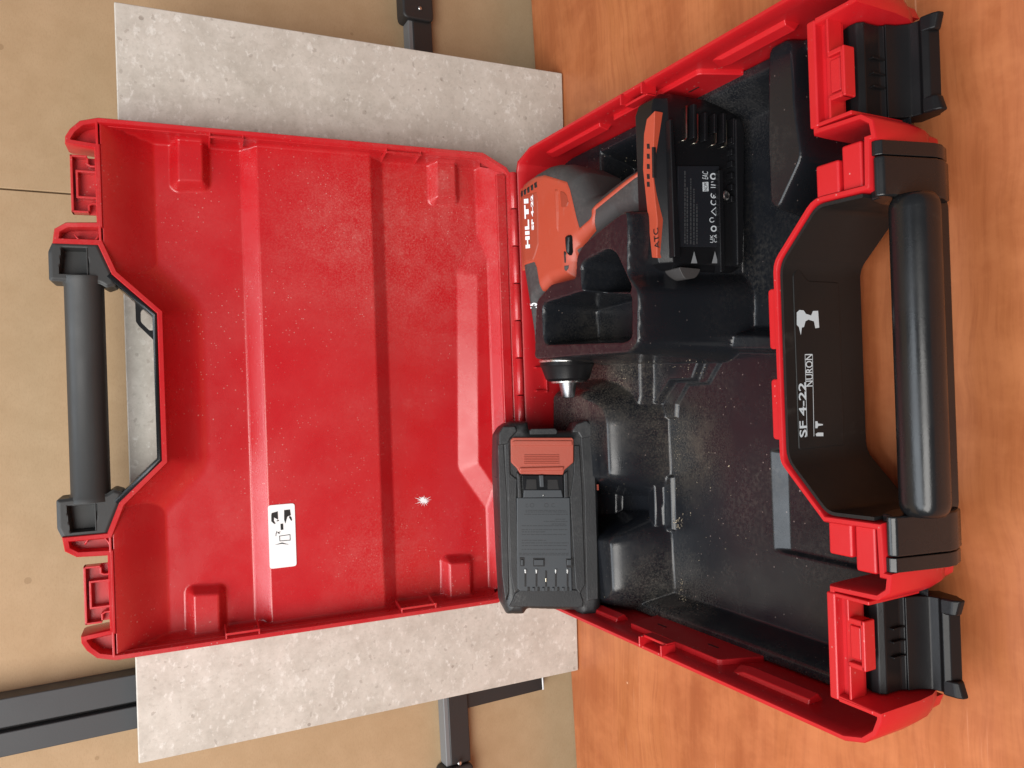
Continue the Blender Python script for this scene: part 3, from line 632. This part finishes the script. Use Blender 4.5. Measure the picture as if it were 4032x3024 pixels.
# sticker on the lid
SD = .0303 - .0098 - .0004
sq = lp(SD, [(1062, 1990), (1062, 2231), (1161, 2229), (1160, 1988)])
sxs = [q[0] for q in sq]; sss = [q[1] for q in sq]; sa = (min(sxs), max(sxs), min(sss), max(sss))
g = G(); g.prism(fillet([(sa[0], sa[2]), (sa[1], sa[2]), (sa[1], sa[3]), (sa[0], sa[3])], .0025), SD, SD + .0004, LF); st_ = g.mk('sticker', STICK, lid, smooth=False, label='white rounded instruction sticker with black tool and phone pictograms')
Zs = zoom(200, 1700, 1.659)
def sprint(polys, nm='sticker_print'):
    g = G()
    for poly in polys:
        Q = lp(SD - .0002, Zs(*poly)); g.add(LF.w([(a, b, SD - .0002) for a, b in Q]), [list(range(len(Q)))])
    return g.mk(nm, HOLE, st_, smooth=False)
sprint([[(1440, 545), (1442, 532), (1482, 520), (1485, 575), (1458, 560), (1456, 600), (1440, 585)], [(1475, 580), (1490, 577), (1490, 583), (1475, 586)], [(1457, 582), (1468, 600), (1462, 604), (1452, 592)]])
sprint([[(1524, 512), (1562, 508), (1568, 545), (1545, 555), (1532, 600), (1524, 575)], [(1560, 548), (1572, 560), (1576, 580), (1570, 582), (1556, 560)]])
sprint([[(1500, 602), (1517, 600), (1519, 640), (1502, 642)]])
sprint([[(1492, 680), (1564, 670), (1564, 674), (1492, 684)], [(1494, 712), (1566, 706), (1566, 710), (1494, 716)], [(1492, 680), (1496, 680), (1498, 714), (1494, 714)], [(1560, 671), (1564, 671), (1566, 708), (1562, 708)]])
sprint([[(1480, 660), (1484, 654), (1496, 664), (1492, 668)], [(1472, 664), (1474, 648), (1478, 650), (1476, 666)], [(1468, 682), (1470, 660), (1473, 660), (1472, 682)], [(1486, 656), (1500, 652), (1500, 656), (1488, 660)]])
sprint([[(1462, 740), (1510, 724), (1556, 738), (1510, 732)]])
# white scuffs on the lid
def scuff(cx, cy, r, d, n=15, parent=lid, spike=.9):
    pts = []
    for i in range(n * 2):
        a = math.pi * i / n; rr = r * (1 + spike * random.random()) if i % 2 else r * (.35 + .4 * random.random())
        pts.append((cx + rr * math.cos(a), cy + rr * .8 * math.sin(a)))
    Q = lp(d, pts); c = lp(d, [(cx, cy)])[0]; g = G(); n2 = len(Q); g.add(LF.w([(a, b, d) for a, b in Q + [c]]), [[i, (i + 1) % n2, n2] for i in range(n2)]); g.mk('scuff_mark', CHALK, parent, smooth=False, label='white chipped spot on the red lid')
scuff(1668, 1972, 21, .0302)
# ================================================================== the cordless drill
drill = root('cordless_drill', 'orange and dark grey cordless drill lying on its side in the insert', 'drill', (.12, -.11, -.045))
def dp(t, pts): return [DF.at(p, t) for p in pts]
head = dp(.020, Za((262, 400), (300, 318), (430, 205), (560, 130), (640, 112)) + [(2225, 640), (2290, 672), (2318, 732)] + Zh((1230, 1150), (1310, 1150), (1500, 1000), (1700, 850), (1900, 730), (1965, 690)) + [(2545, 640), (2560, 720), (2548, 838), (2442, 862), (2300, 972), (2282, 1030), (2280, 1108), (2190, 1134), (2132, 1192), (2128, 1400)])
tail = dp(.014, [(2118, 1400), (2112, 1310)]) + dp(.020, Za((285, 1290), (263, 1000), (258, 600)))
sil = head + tail
def hd(X, Dn):
    s = np.clip(sdf(sil, X, Dn), 0, 1); R = .014; t = np.clip(s / R, 0, 1); return .008 + .016 * np.sqrt(np.clip(1 - (1 - t) ** 2, 0, 1))
def dsf(pts, lift=.0015):
    out = []
    for p in pts:
        t = .018
        for _ in range(14):
            a, b = DF.at(p, t); t = .5 * t + .5 * (float(hd(np.array([a]), np.array([b]))[0]) + lift)
        out.append((a, b))
    return out
V, F = hfield(sil, hd, .0009, DF, skirt=-.024)
dbody = mk('drill_body', V, F, GREY, drill)
def hpanel(name, poly, m, lift, parent, rnd=.0012, sk=.004, res=.0008, **k):
    V, F = hfield(poly, lambda X, Y_: hd(X, Y_) + lift - lift * .8 * sm(1 - sdf(poly, X, Y_) / rnd), res, DF, skirt=None)
    return mk(name, V, F, m, parent, **k)
TO = .024
org = dsf(Za((252, 480), (262, 395), (420, 270), (530, 245), (770, 320), (800, 400), (870, 700), (905, 825), (1015, 728), (1038, 690), (1040, 620), (1090, 560), (1620, 165), (1640, 228), (1080, 622), (1080, 660), (1090, 850), (1000, 960), (880, 1060), (1000, 1200), (1000, 1500), (620, 1520), (510, 1510), (440, 1250), (415, 1190), (285, 1290), (258, 900)))
housing = hpanel('drill_housing', org, ORG, .0012, dbody)
darkz = dsf(Za((262, 520), (300, 470), (450, 420), (470, 520), (475, 1000), (440, 1120), (415, 1180), (285, 1285), (266, 900)))
hpanel('nameplate', darkz, plastic('nameplate_orange', (.36, .055, .025), .5, grain=.2), .0018, housing)
# vents, selector, slots
for k, poly in enumerate(([(422, 335), (450, 315), (456, 380), (430, 392)], [(384, 360), (410, 344), (413, 408), (392, 420)], [(346, 384), (372, 368), (373, 432), (352, 446)], [(310, 408), (336, 392), (336, 455), (315, 468)], [(276, 432), (301, 415), (302, 480), (281, 494)])):
    hpanel('vent_slot', dsf(Za(*poly)), HOLE, .0019, housing, rnd=.0002, res=.0005)
hpanel('vent_slot', dsf(Za((705, 420), (745, 425), (775, 455), (800, 545), (775, 600), (718, 600))), ORGD, .0017, housing, rnd=.0003, res=.0006)
hpanel('side_ridge', dsf(Za((640, 380), (690, 390), (700, 640), (695, 850), (715, 1000), (650, 830), (632, 500))), ORG, .0026, housing, rnd=.003)
sel = dsf(Za((765, 920), (790, 890), (825, 888), (845, 910), (856, 1085), (840, 1130), (800, 1130), (775, 1100)))
Vx, Fx = hfield(sel, lambda X, Y_: hd(X, Y_) + .0005 + .0035 * sm(sdf(sel, X, Y_) / .0022), .0006, DF, skirt=.015); mk('direction_switch', Vx, Fx, FOOT, drill)
hpanel('arrow_print', dsf(Za((748, 1130), (745, 1075), (760, 1072), (775, 1100), (766, 1130), (770, 1205), (752, 1205))), HOLE, .0019, housing, rnd=.0002, res=.0005)
hpanel('arrow_print', dsf(Za((750, 1235), (785, 1230), (806, 1218), (795, 1270), (770, 1298), (752, 1275))), GREY, .0019, housing, rnd=.0002, res=.0005)
# brand print, letter shapes built from bars
SDn = DF
def hpt(o):                                           # drape a flat print on the housing
    pass
nu = Za((340, 480), (342, 1050))
def drape(name, V2, F, m, parent, lift=.0024):
    V2 = np.asarray(V2); z = hd(V2[:, 0], V2[:, 1]) + lift; return mk(name, DF.w(np.column_stack([V2, z])), F, m, parent, smooth=False)
zr = zoom(1200, 400, 2.212)
cors = [(1922, 1280), (1952, 1275), (1945, 828), (1910, 830)]        # box of the five big letters, lower-left first (upright reading)
LL, LR, UR, UL = None, None, None, None
q00 = dsf(zr((1962, 1275)), .0024)[0]; q10 = dsf(zr((1946, 828)), .0024)[0]; q01 = dsf(zr((1924, 1280)), .0024)[0]; q11 = dsf(zr((1908, 832)), .0024)[0]
def bil(u, v):
    return tuple((1 - u) * (1 - v) * np.array(q00) + u * (1 - v) * np.array(q10) + (1 - u) * v * np.array(q01) + u * v * np.array(q11))
letters = {'H': (0, .235, [(0, 0, .30, 1), (.70, 0, 1, 1), (.3, .36, .7, .64)]), 'I': (.262, .335, [(0, 0, 1, 1)]), 'L': (.362, .555, [(0, 0, .34, 1), (.34, 0, 1, .32)]), 'T': (.575, .845, [(0, .68, 1, 1), (.32, 0, .68, .68)]), 'I2': (.872, .962, [(0, 0, 1, 1)])}
for kx, (u0, u1, bars) in letters.items():
    Vv = []; Ff = []
    for a0, b0, a1, b1 in bars:
        n = 4; k = len(Vv)
        for i in range(n + 1):
            for j in range(n + 1): Vv.append(bil(u0 + (u1 - u0) * (a0 + (a1 - a0) * i / n), b0 + (b1 - b0) * j / n))
        Ff += [[k + i * (n + 1) + j, k + (i + 1) * (n + 1) + j, k + (i + 1) * (n + 1) + j + 1, k + i * (n + 1) + j + 1] for i in range(n) for j in range(n)]
    drape('brand_letter', Vv, Ff, WHITE, housing)
cu0 = dsf(zr((1986, 1120)), .0024)[0]; cu1 = dsf(zr((1977, 815)), .0024)[0]
def drape_text(name, body, p0, p1, hgt, m, parent, bold=0., lift=.0024):
    cu = bpy.data.curves.new('text', 'FONT'); cu.body = body; cu.size = .02; cu.offset = bold; cu.resolution_u = 2
    t = bpy.data.objects.new('text', cu); COL.objects.link(t); bpy.context.view_layer.update(); me = t.to_mesh()
    V = np.array([v.co[:2] for v in me.vertices]); F = [list(p.vertices) for p in me.polygons]; t.to_mesh_clear(); bpy.data.objects.remove(t); bpy.data.curves.remove(cu)
    V = (V - V.min(0)) / (V.max(0) - V.min(0)); p0 = np.array(p0); p1 = np.array(p1); ed = p1 - p0; nd = np.array([ed[1], -ed[0]]) / np.linalg.norm(ed)
    if nd[1] > 0: nd = -nd
    Q = p0 + V[:, :1] * ed + (V[:, 1:2] - .5) * hgt * nd
    return drape(name, Q, F, m, parent, lift)
drape_text('model_print', 'SF 4-22', cu0, cu1, .0030, WHITE, housing, bold=.0009)
# torque collar, chuck
ax0 = DF.w([(.05, .004, 0)])[0]
def chuckpt(x): return np.array([x, -.0600 - .0 , -.0085])
g = G(); g.lathe((.060, -.0590, -.0105), (-1, 0, 0), [(0, .011), (.0465, .011)], 40); coll = g.mk('drill_spindle', GREY, drill, sharp=35)
fc = DF.at(Zc((365, 262))[0], .020)
g = G(); g.lathe((.0135, -.0590, -.0105), (-1, 0, 0), [(0, .0232), (.0015, .0240), (.0030, .0234)], 40); g.mk('chuck_ring', METAL, drill, sharp=30)
g = G(); g.lathe((.0105, -.0590, -.0105), (-1, 0, 0), [(0, .0226), (.003, .0228), (.005, .0216), (.014, .0186), (.0162, .0160)], 40); ck = g.mk('chuck_sleeve', LATCH, drill, sharp=30)
g = G(); g.lathe((-.0056, -.0590, -.0105), (-1, 0, 0), [(0, .0145), (.0014, .0140), (.0018, .009)], 32); g.mk('chuck_washer', METAL, drill, sharp=30)
g = G(); g.lathe((-.0065, -.0590, -.0105), (-1, 0, 0), [(0, .0074), (.002, .0073), (.0122, .0054), (.0132, .0047), (.0133, .0030), (.006, .0028)], 24)
g.mk('chuck_jaw', STEEL, drill, sharp=30)
drape_text('torque_number', '15', dsf(Zc((372, 288)))[0], dsf(Zc((367, 236)))[0], .0062, WHITE, dbody, bold=.0008, lift=.0008)
# foot with connector face
FY = -.2045
g = G(); xl_, xr_ = .0675, .1885
pr = [(-.176, -.0735), (-.200, -.0735), (FY, -.069), (FY, -.0060), (-.2000, .0005), (-.1985, .0028), (-.180, .0028), (-.174, -.004)]
def footloop(x, ins=0.): return [(x, -.19 + (y + .19) * (1 - ins), -.036 + (z + .036) * (1 - ins * .6)) for y, z in pr]
g.loft([footloop(xl_, .35), footloop(xl_ + .004, .08), footloop(xl_ + .010), footloop(xr_ - .012), footloop(xr_ - .005, .10), footloop(xr_, .4)]); foot = g.mk('drill_foot', FOOT, drill, bevel=.0008, sharp=None)
strip_o = [WF.at(p, .0032) for p in Zb((255, 265), (192, 330), (170, 450), (163, 720), (180, 880), (232, 1395), (272, 1398), (274, 1100), (258, 960), (238, 760), (250, 420))]
g = G(); g.prism(strip_o, -.006, .0038); g.mk('foot_stripe', ORG, foot, bevel=.0006)
g = G()
for yy in (520, 597, 675, 752, 812):
    q = [WF.at(p, .0039) for p in Zb((190, yy), (209, yy), (212, yy + 38), (192, yy + 38))]; g.prism(q, .002, .0041)
q = [WF.at(p, .0039) for p in Zb((228, 545), (242, 545), (245, 780), (232, 780))]; g.prism(q, .002, .0041)
g.mk('foot_vent', HOLE, foot, smooth=False)
a0 = WF.at(Zb((272, 1330))[0], .0042); a1 = WF.at(Zb((262, 1175))[0], .0042)
fitpr('printed_text', 'ATC', Zb((268, 1325))[0], Zb((256, 1170))[0], .0052, HOLE, foot, bold=.01, fr=WF, c=.0042)
# connector face details on the underside
FF = Fr((0, FY, 0), (1, 0, 0), (0, 0, 1), (0, 1, 0))
def fy(c, pts): return [FF.at(p, c) for p in Zb(*pts)]
lab = fy(-.0012, [(430, 690), (425, 1310), (735, 1312), (745, 690)])
g = G(); g.prism(lab, -.0012, .001, FF); flab = g.mk('rating_label', plastic('label_black', (.0125, .0135, .017), .34), foot, bevel=.0003)
g = G(); g.prism(fy(-.004, [(735, 720), (770, 720), (785, 1490), (752, 1510)]), -.005, .002, FF); g.mk('guide_rail', FOOT, foot, bevel=.0008)
g = G(); g.prism(fy(-.006, [(865, 330), (900, 320), (935, 430), (930, 1000), (925, 1440), (880, 1455)]), -.007, .004, FF); g.mk('guide_rail', FOOT, foot, bevel=.0012, seg=3)
g = G(); g.prism(fy(-.003, [(360, 330), (385, 330), (440, 1290), (440, 1390), (395, 1390)]), -.004, .002, FF); g.mk('guide_rail', FOOT, foot, bevel=.0008)
for yy in (250, 330, 410, 488, 566):
    pass
for i, (xx, ya, yb) in enumerate(((498, 225, 490), (583, 290, 512), (655, 300, 450), (724, 295, 525), (803, 335, 540))):
    g = G(); g.prism(fy(-.002, [(xx - 5, ya), (xx + 3, ya), (xx + 3, yb - 18), (xx - 10, yb + 4), (xx - 38, yb + 8), (xx - 38, yb + 2), (xx - 14, yb - 4), (xx - 5, yb - 20)]), -.0022, .0005, FF); g.mk('contact_blade', simple('dull_contact', (.32, .30, .25), .35, 1.) if i == 0 else bpy.data.materials['dull_contact'], foot)
    g = G(); g.prism(fy(-.001, [(xx + 14, ya), (xx + 40, ya + 6), (xx + 40, yb), (xx + 14, yb)]), -.006, .0, FF); g.mk('contact_wall', FOOT, foot, bevel=.0008)
for xx in (552, 712):
    g = G(); Q = fy(-.0013, [(xx, 1345), (xx - 24, 1438), (xx + 24, 1438)]); g.add(FF.w([(a, b, -.0014) for a, b in Q]), [[0, 1, 2]]); g.mk('arrow_print', GPRN, foot, smooth=False)
c = FF.w([FF.at(Zb((790, 918))[0], -.003) + (-.003,)])[0]
g = G(); g.lathe(c, (0, -1, 0), [(-.004, .0034), (.0012, .0034), (.0018, .0024), (.0012, .0012)], 18); g.mk('foot_screw', METAL, foot, sharp=30)
for i in range(6):
    g = G(); yy = 470 + i * 90; g.prism(fy(-.004, [(830, yy), (858, yy + 8), (858, yy + 52), (830, yy + 48)]), -.0055, .0, FF); g.mk('grip_tooth', FOOT, foot, bevel=.0006)
g = G(); g.prism(fillet([FF.at(p, .004) for p in Zb((390, 1475), (560, 1490), (545, 1525), (520, 1560), (440, 1570), (415, 1530))], .002), -.002, .014, FF); g.mk('end_tab', GREY, foot, bevel=.0015, seg=3)
# tiny print on the rating label
PF = -.00135
def lprint(nm, polys, m=WPRN):
    g = G()
    for pts in polys:
        Q = [FF.at(p, PF) for p in Zb(*pts)]; g.add(FF.w([(a, b, PF) for a, b in Q]), [list(range(len(Q)))])
    return g.mk(nm, m, flab, smooth=False)
def ringpts(cx, cy, r, rx=1.): return [(cx + r * rx * math.cos(t), cy + r * math.sin(t)) for t in np.linspace(0, 2 * math.pi, 17)[:-1]]
def ringfaces(nm, cx, cy, r0, r1, a0=0., a1=2 * math.pi, m=WPRN, n=16):
    T = np.linspace(a0, a1, n + 1); P = [(cx + r0 * math.cos(t), cy + r0 * math.sin(t)) for t in T] + [(cx + r1 * math.cos(t), cy + r1 * math.sin(t)) for t in T]
    Q = [FF.at(p, PF) for p in Zb(*P)]; g = G(); g.add(FF.w([(a, b, PF) for a, b in Q]), [[i, i + 1, n + 2 + i, n + 1 + i] for i in range(n)]); g.mk(nm, m, flab, smooth=False)
ringfaces('symbol_print', 700, 770, 15, 26); ringfaces('symbol_print', 704, 1172, 14, 24); ringfaces('symbol_print', 690, 1105, 14, 20, .4, 5.4)
ringfaces('symbol_print', 703, 915, 16, 24, .9 - 3.14 / 2 + .0, .9 + 4.0 - 3.14 / 2 + .6); ringfaces('symbol_print', 703, 968, 16, 24, .9 - 3.14 / 2, .9 + 4.6 - 3.14 / 2)
lprint('symbol_print', [[(682, 1040), (725, 1000), (727, 1006), (690, 1040), (727, 1072), (725, 1080)], [(720, 1004), (728, 1004), (728, 1076), (720, 1076)]])
lprint('symbol_print', [[(700, 912), (708, 912), (708, 934), (700, 934)], [(682, 830), (726, 836), (726, 842), (682, 838)], [(680, 852), (724, 852), (724, 858), (680, 858)], [(682, 812), (700, 808), (700, 814), (684, 818)]])
def flt(body, p0, p1, h, m=WPRN, bold=.0): return fitpr('printed_text', body, Zb(p0)[0], Zb(p1)[0], h, m, flab, bold=bold, fr=FF, c=PF)
flt('UK', (688, 1280), (688, 1218), .0030); flt('CA', (717, 1278), (717, 1214), .0030); flt('EAC', (638, 790), (638, 732), .0052)
lprint('symbol_print', [[(617, 815), (662, 812), (664, 884), (619, 886)]]); fitpr('printed_text', 'NOM', Zb((641, 880))[0], Zb((641, 820))[0], .0034, HOLE, flab, fr=FF, c=PF - .0002)
rows = []
for xx, y0, y1 in ((482, 720, 1285), (500, 850, 1290), (527, 780, 1292), (551, 865, 1296), (574, 985, 1290)):
    y = y1
    while y > y0 + 8:
        w = random.uniform(8, 34); rows.append([(xx - 5, max(y - w, y0)), (xx + 5, max(y - w, y0)), (xx + 5, y), (xx - 5, y)]); y -= w + 6
g = G()
for pts in rows:
    Q = [FF.at(p, PF) for p in Zb(*pts)]; g.add(FF.w([(a, b, PF) for a, b in Q]), [[0, 1, 2, 3]])
o = g.mk('fine_print', simple('faint_print', (.045, .047, .05), .5), flab, smooth=False); o['kind'] = 'stuff'

# ================================================================== the battery pack
TB = math.radians(21)
b0 = np.array([-.1235, -.0800, -.0230]); bx = np.array([1, .085, .012]); bx /= np.linalg.norm(bx); bu0 = np.array([0, math.sin(TB), math.cos(TB)]); bu = bu0 - (bu0 @ bx) * bx; bu /= np.linalg.norm(bu); bn = np.cross(bx, bu)
BT = Fr(b0, bx, bu, bn)                               # (along, up | out towards the viewer)
if bn[1] > 0: BT = Fr(b0, bx, bu, -bn)
batt = root('battery_pack', 'worn black battery pack with orange release button, standing at the back of the case', 'battery', tuple(b0))
def bp(c, *pts): return [BT.at(p, c) for p in Zd(*pts)]
bo_ = fillet(bp(-.004, (107, 480), (112, 210), (150, 150), (205, 112), (350, 112), (360, 185), (690, 185), (710, 120), (800, 92), (868, 140), (890, 560), (905, 1100), (918, 1500), (905, 1600), (890, 1625), (750, 1620), (728, 1572), (345, 1560), (322, 1602), (185, 1602), (160, 1540), (140, 1200), (122, 800)), .002, 3)
shape = bo_
V, F = hfield(shape, lambda X, Y_: -.010 + .010 * np.sqrt(np.clip(1 - (1 - np.clip(sdf(shape, X, Y_) / .008, 0, 1)) ** 2, 0, 1)), .0009, BT, skirt=-.045)
bbody = mk('battery_body', V, F, BATT, batt)
def bpr(name, pts, c0, c1, m, par=None, bev=.0008, seg=2, **k):
    g = G(); g.prism(bp(c1, *pts), c0, c1, BT); return g.mk(name, m, par or bbody, bevel=bev, seg=seg, **k)
pan = bpr('interface_panel', [(262, 700), (268, 1400), (290, 1420), (690, 1420), (672, 700)], -.002, .0022, BATP)
bpr('side_rail', [(185, 300), (205, 260), (215, 520), (268, 560), (262, 705), (285, 1400), (245, 1440), (215, 1300), (195, 720)], -.004, .0016, BATT, seg=3)
bpr('side_rail', [(705, 300), (745, 300), (765, 620), (790, 1370), (750, 1440), (715, 1400), (672, 705), (700, 520)], -.004, .0016, BATT, seg=3)
bpr('edge_rib', [(118, 300), (160, 250), (190, 700), (205, 1430), (175, 1500), (150, 1300), (128, 640)], -.006, .0003, BATT, seg=3)
bpr('edge_rib', [(752, 210), (840, 190), (868, 560), (884, 1100), (890, 1480), (800, 1500), (782, 640)], -.006, .0003, BATT, seg=3)
bpr('end_wall', [(250, 1440), (300, 1400), (745, 1410), (775, 1500), (770, 1545), (205, 1540)], -.006, .0012, BATT, seg=3)
bpr('corner_guard', [(125, 205), (160, 150), (255, 150), (270, 190), (215, 250), (200, 290), (125, 300)], -.006, .0015, BATT, bev=.0015, seg=3)
bpr('corner_guard', [(695, 180), (720, 135), (800, 105), (855, 150), (862, 230), (760, 250), (735, 205), (690, 200)], -.006, .0015, BATT, bev=.0015, seg=3)
bpr('end_notch', [(362, 185), (375, 172), (560, 168), (578, 190), (570, 215), (365, 218)], -.004, .0022, BATT)
# orange release button
ORGB = plastic('worn_orange_button', (.40, .075, .045), .5, grain=.3, scuff=.5, dcol=(.30, .17, .13), dust=.4)
bt = bpr('release_button', [(218, 255), (235, 240), (690, 240), (700, 255), (700, 430), (630, 490), (620, 525), (290, 520), (265, 475), (220, 430)], -.002, .0036, ORGB, batt, bev=.0008)
bpr('button_ridge', [(232, 268), (250, 262), (690, 262), (692, 300), (225, 300)], .003, .0048, ORGB, bt, bev=.001)
bpr('button_ridge', [(282, 470), (628, 462), (622, 492), (290, 500)], .003, .0052, ORGB, bt, bev=.0012)
for k in range(6):
    yy = 372 + k * 13; bpr('grip_line', [(318, yy), (588, yy), (588, yy + 6), (318, yy + 6)], .003, .0043, ORGB, bt, bev=.0003)
# latch pocket under the button
pk_ = bpr('latch_pocket', [(300, 528), (620, 530), (625, 705), (308, 708)], -.002, .0026, FOOT)
bpr('pocket_wall', [(265, 500), (292, 530), (302, 705), (272, 705)], -.002, .0040, BATT); bpr('pocket_wall', [(625, 520), (655, 495), (660, 700), (628, 705)], -.002, .0040, BATT)
bpr('latch_pin', [(435, 528), (470, 528), (475, 620), (442, 622)], .002, .0052, BATP, pk_)
for a_ in ([(340, 560), (412, 560), (418, 640), (330, 640)], [(500, 562), (575, 562), (588, 640), (500, 640)]): bpr('pocket_recess', a_, .0022, .0028, HOLE, pk_, bev=.0002)
bpr('pocket_lip', [(318, 640), (608, 640), (620, 700), (312, 702)], .002, .0038, BATP, pk_, bev=.0008)
c = BT.w([BT.at(Zd((466, 683))[0], .0038) + (.0038,)])[0]; g = G(); g.lathe(c, BT.ec, [(0, .0008), (.0006, .0005)], 10); g.mk('pin_dot', METAL, pk_)
# terminals
for xx in (328, 413, 487, 562, 652):
    bpr('terminal_slot', [(xx - 6, 1262), (xx + 8, 1262), (xx + 8, 1385), (xx - 6, 1385)], .001, .0025, HOLE, pan, bev=.0002)
    if xx != 487: bpr('contact_blade', [(xx - 5, 1252), (xx + 9, 1252), (xx + 8, 1284), (xx - 3, 1284)], .001, .0032, METAL, pan, bev=.0003)
    else: bpr('contact_blade', [(xx - 5, 1318), (xx + 7, 1318), (xx + 6, 1350), (xx - 4, 1350)], .001, .0030, CONT, pan, bev=.0003)
for k in range(9):
    xx = 345 + k * 38; bpr('slot_tooth', [(xx, 1388 + (k % 2) * 6), (xx + 17, 1388 + (k % 2) * 6), (xx + 17, 1420), (xx, 1420)], .001, .0036 if k % 2 else .0027, HOLE if k % 2 == 0 else BATP, pan, bev=.0003)
for a_ in ([(285, 1160), (322, 1160), (322, 1228), (290, 1228)], [(388, 1165), (478, 1165), (478, 1230), (390, 1230)], [(640, 1170), (690, 1170), (692, 1240), (645, 1240)]): 
    o = bpr('panel_recess', a_, .001, .0025, HOLE, pan, bev=.0002); cxm = (a_[0][0] + a_[1][0]) / 2
    bpr('recess_block', [(a_[0][0] + 10, 1178), (a_[1][0] - 8, 1178), (a_[1][0] - 8, 1222), (a_[0][0] + 10, 1222)], .001, .0034, BATP, pan, bev=.0004)
g = G(); PB = .00232
for yy, x0, x1 in ((800, 330, 640), (812, 330, 650), (830, 320, 655), (868, 560, 640), (885, 470, 650), (905, 530, 650), (918, 300, 650), (948, 300, 650), (965, 300, 490), (985, 300, 650), (1030, 300, 490), (1050, 300, 660), (1070, 300, 660), (1100, 300, 640), (1130, 280, 660), (1142, 280, 660)):
    x = x0
    while x < x1 - 6:
        w = random.uniform(8, 40); Q = bp(PB, (x, yy - 3), (min(x + w, x1), yy - 3), (min(x + w, x1), yy + 3), (x, yy + 3)); g.add(BT.w([(a, b, PB) for a, b in Q]), [[0, 1, 2, 3]]); x += w + 6
o = g.mk('fine_print', DPRN, pan, smooth=False); o['kind'] = 'stuff'
def bring(cx, cy, r0, r1, a0=0., a1=2 * math.pi, n=14):
    T = np.linspace(a0, a1, n + 1); Q = bp(PB, *[(cx + r0 * math.cos(t), cy + r0 * math.sin(t)) for t in T], *[(cx + r1 * math.cos(t), cy + r1 * math.sin(t)) for t in T]); g = G()
    g.add(BT.w([(a, b, PB) for a, b in Q]), [[i, i + 1, n + 2 + i, n + 1 + i] for i in range(n)]); g.mk('symbol_print', DPRN, pan, smooth=False)
bring(380, 760, 12, 17); bring(490, 760, 12, 17); bring(545, 760, 12, 16, .8, 5.2); bring(345, 762, 10, 14, 1, 5)
# orange flashes along the lower edge
for a_ in ([(872, 525), (892, 525), (893, 568), (874, 568)], [(876, 598), (893, 598), (895, 645), (878, 645)], [(890, 1050), (905, 1050), (910, 1135), (893, 1135)], [(892, 1150), (910, 1150), (914, 1245), (896, 1245)]):
    bpr('orange_flash', a_, -.014, -.0045, ORGD, batt, bev=.0004)

# ================================================================== sawdust grains lying about in the case
g = G()
def grain(p, r):
    a = rng.normal(size=(4, 3)); a /= np.linalg.norm(a, axis=1)[:, None]; V = p + a * r * rng.uniform(.6, 1.3, (4, 1)); g.add(V, [[0, 1, 2], [0, 2, 3], [0, 3, 1], [1, 3, 2]])
def onins(px):
    for z in (-.06,):
        x, y = WF.at(px, z)
        for _ in range(6): zz = float(ins_z(np.array([x]), np.array([y]))[0]); x, y = WF.at(px, zz)
    return np.array([x, y, zz + .0003])
def scatter(cx, cy, sx, sy, n, r0, r1):
    for _ in range(n):
        grain(onins((cx + rng.normal() * sx, cy + rng.normal() * sy)), rng.uniform(r0, r1))
scatter(2450, 1520, 45, 60, 160, .0002, .0005); scatter(2664, 1760, 7, 70, 50, .0002, .0005); scatter(2690, 1430, 60, 30, 40, .0003, .0006); scatter(2672, 2055, 10, 14, 30, .0004, .0009); scatter(2690, 2330, 8, 30, 34, .0004, .0009)
scatter(2760, 1900, 140, 250, 60, .0002, .0005); scatter(2560, 2370, 60, 14, 60, .0003, .0006); scatter(2470, 600, 40, 70, 40, .0003, .0006); scatter(2870, 1835, 2, 2, 3, .0008, .001)
o = g.mk('sawdust', simple('pale_sawdust', (.52, .43, .30), .8), smooth=False); o['kind'] = 'stuff'; o['label'] = 'pale sawdust grains scattered over the black insert'; o['category'] = 'sawdust'
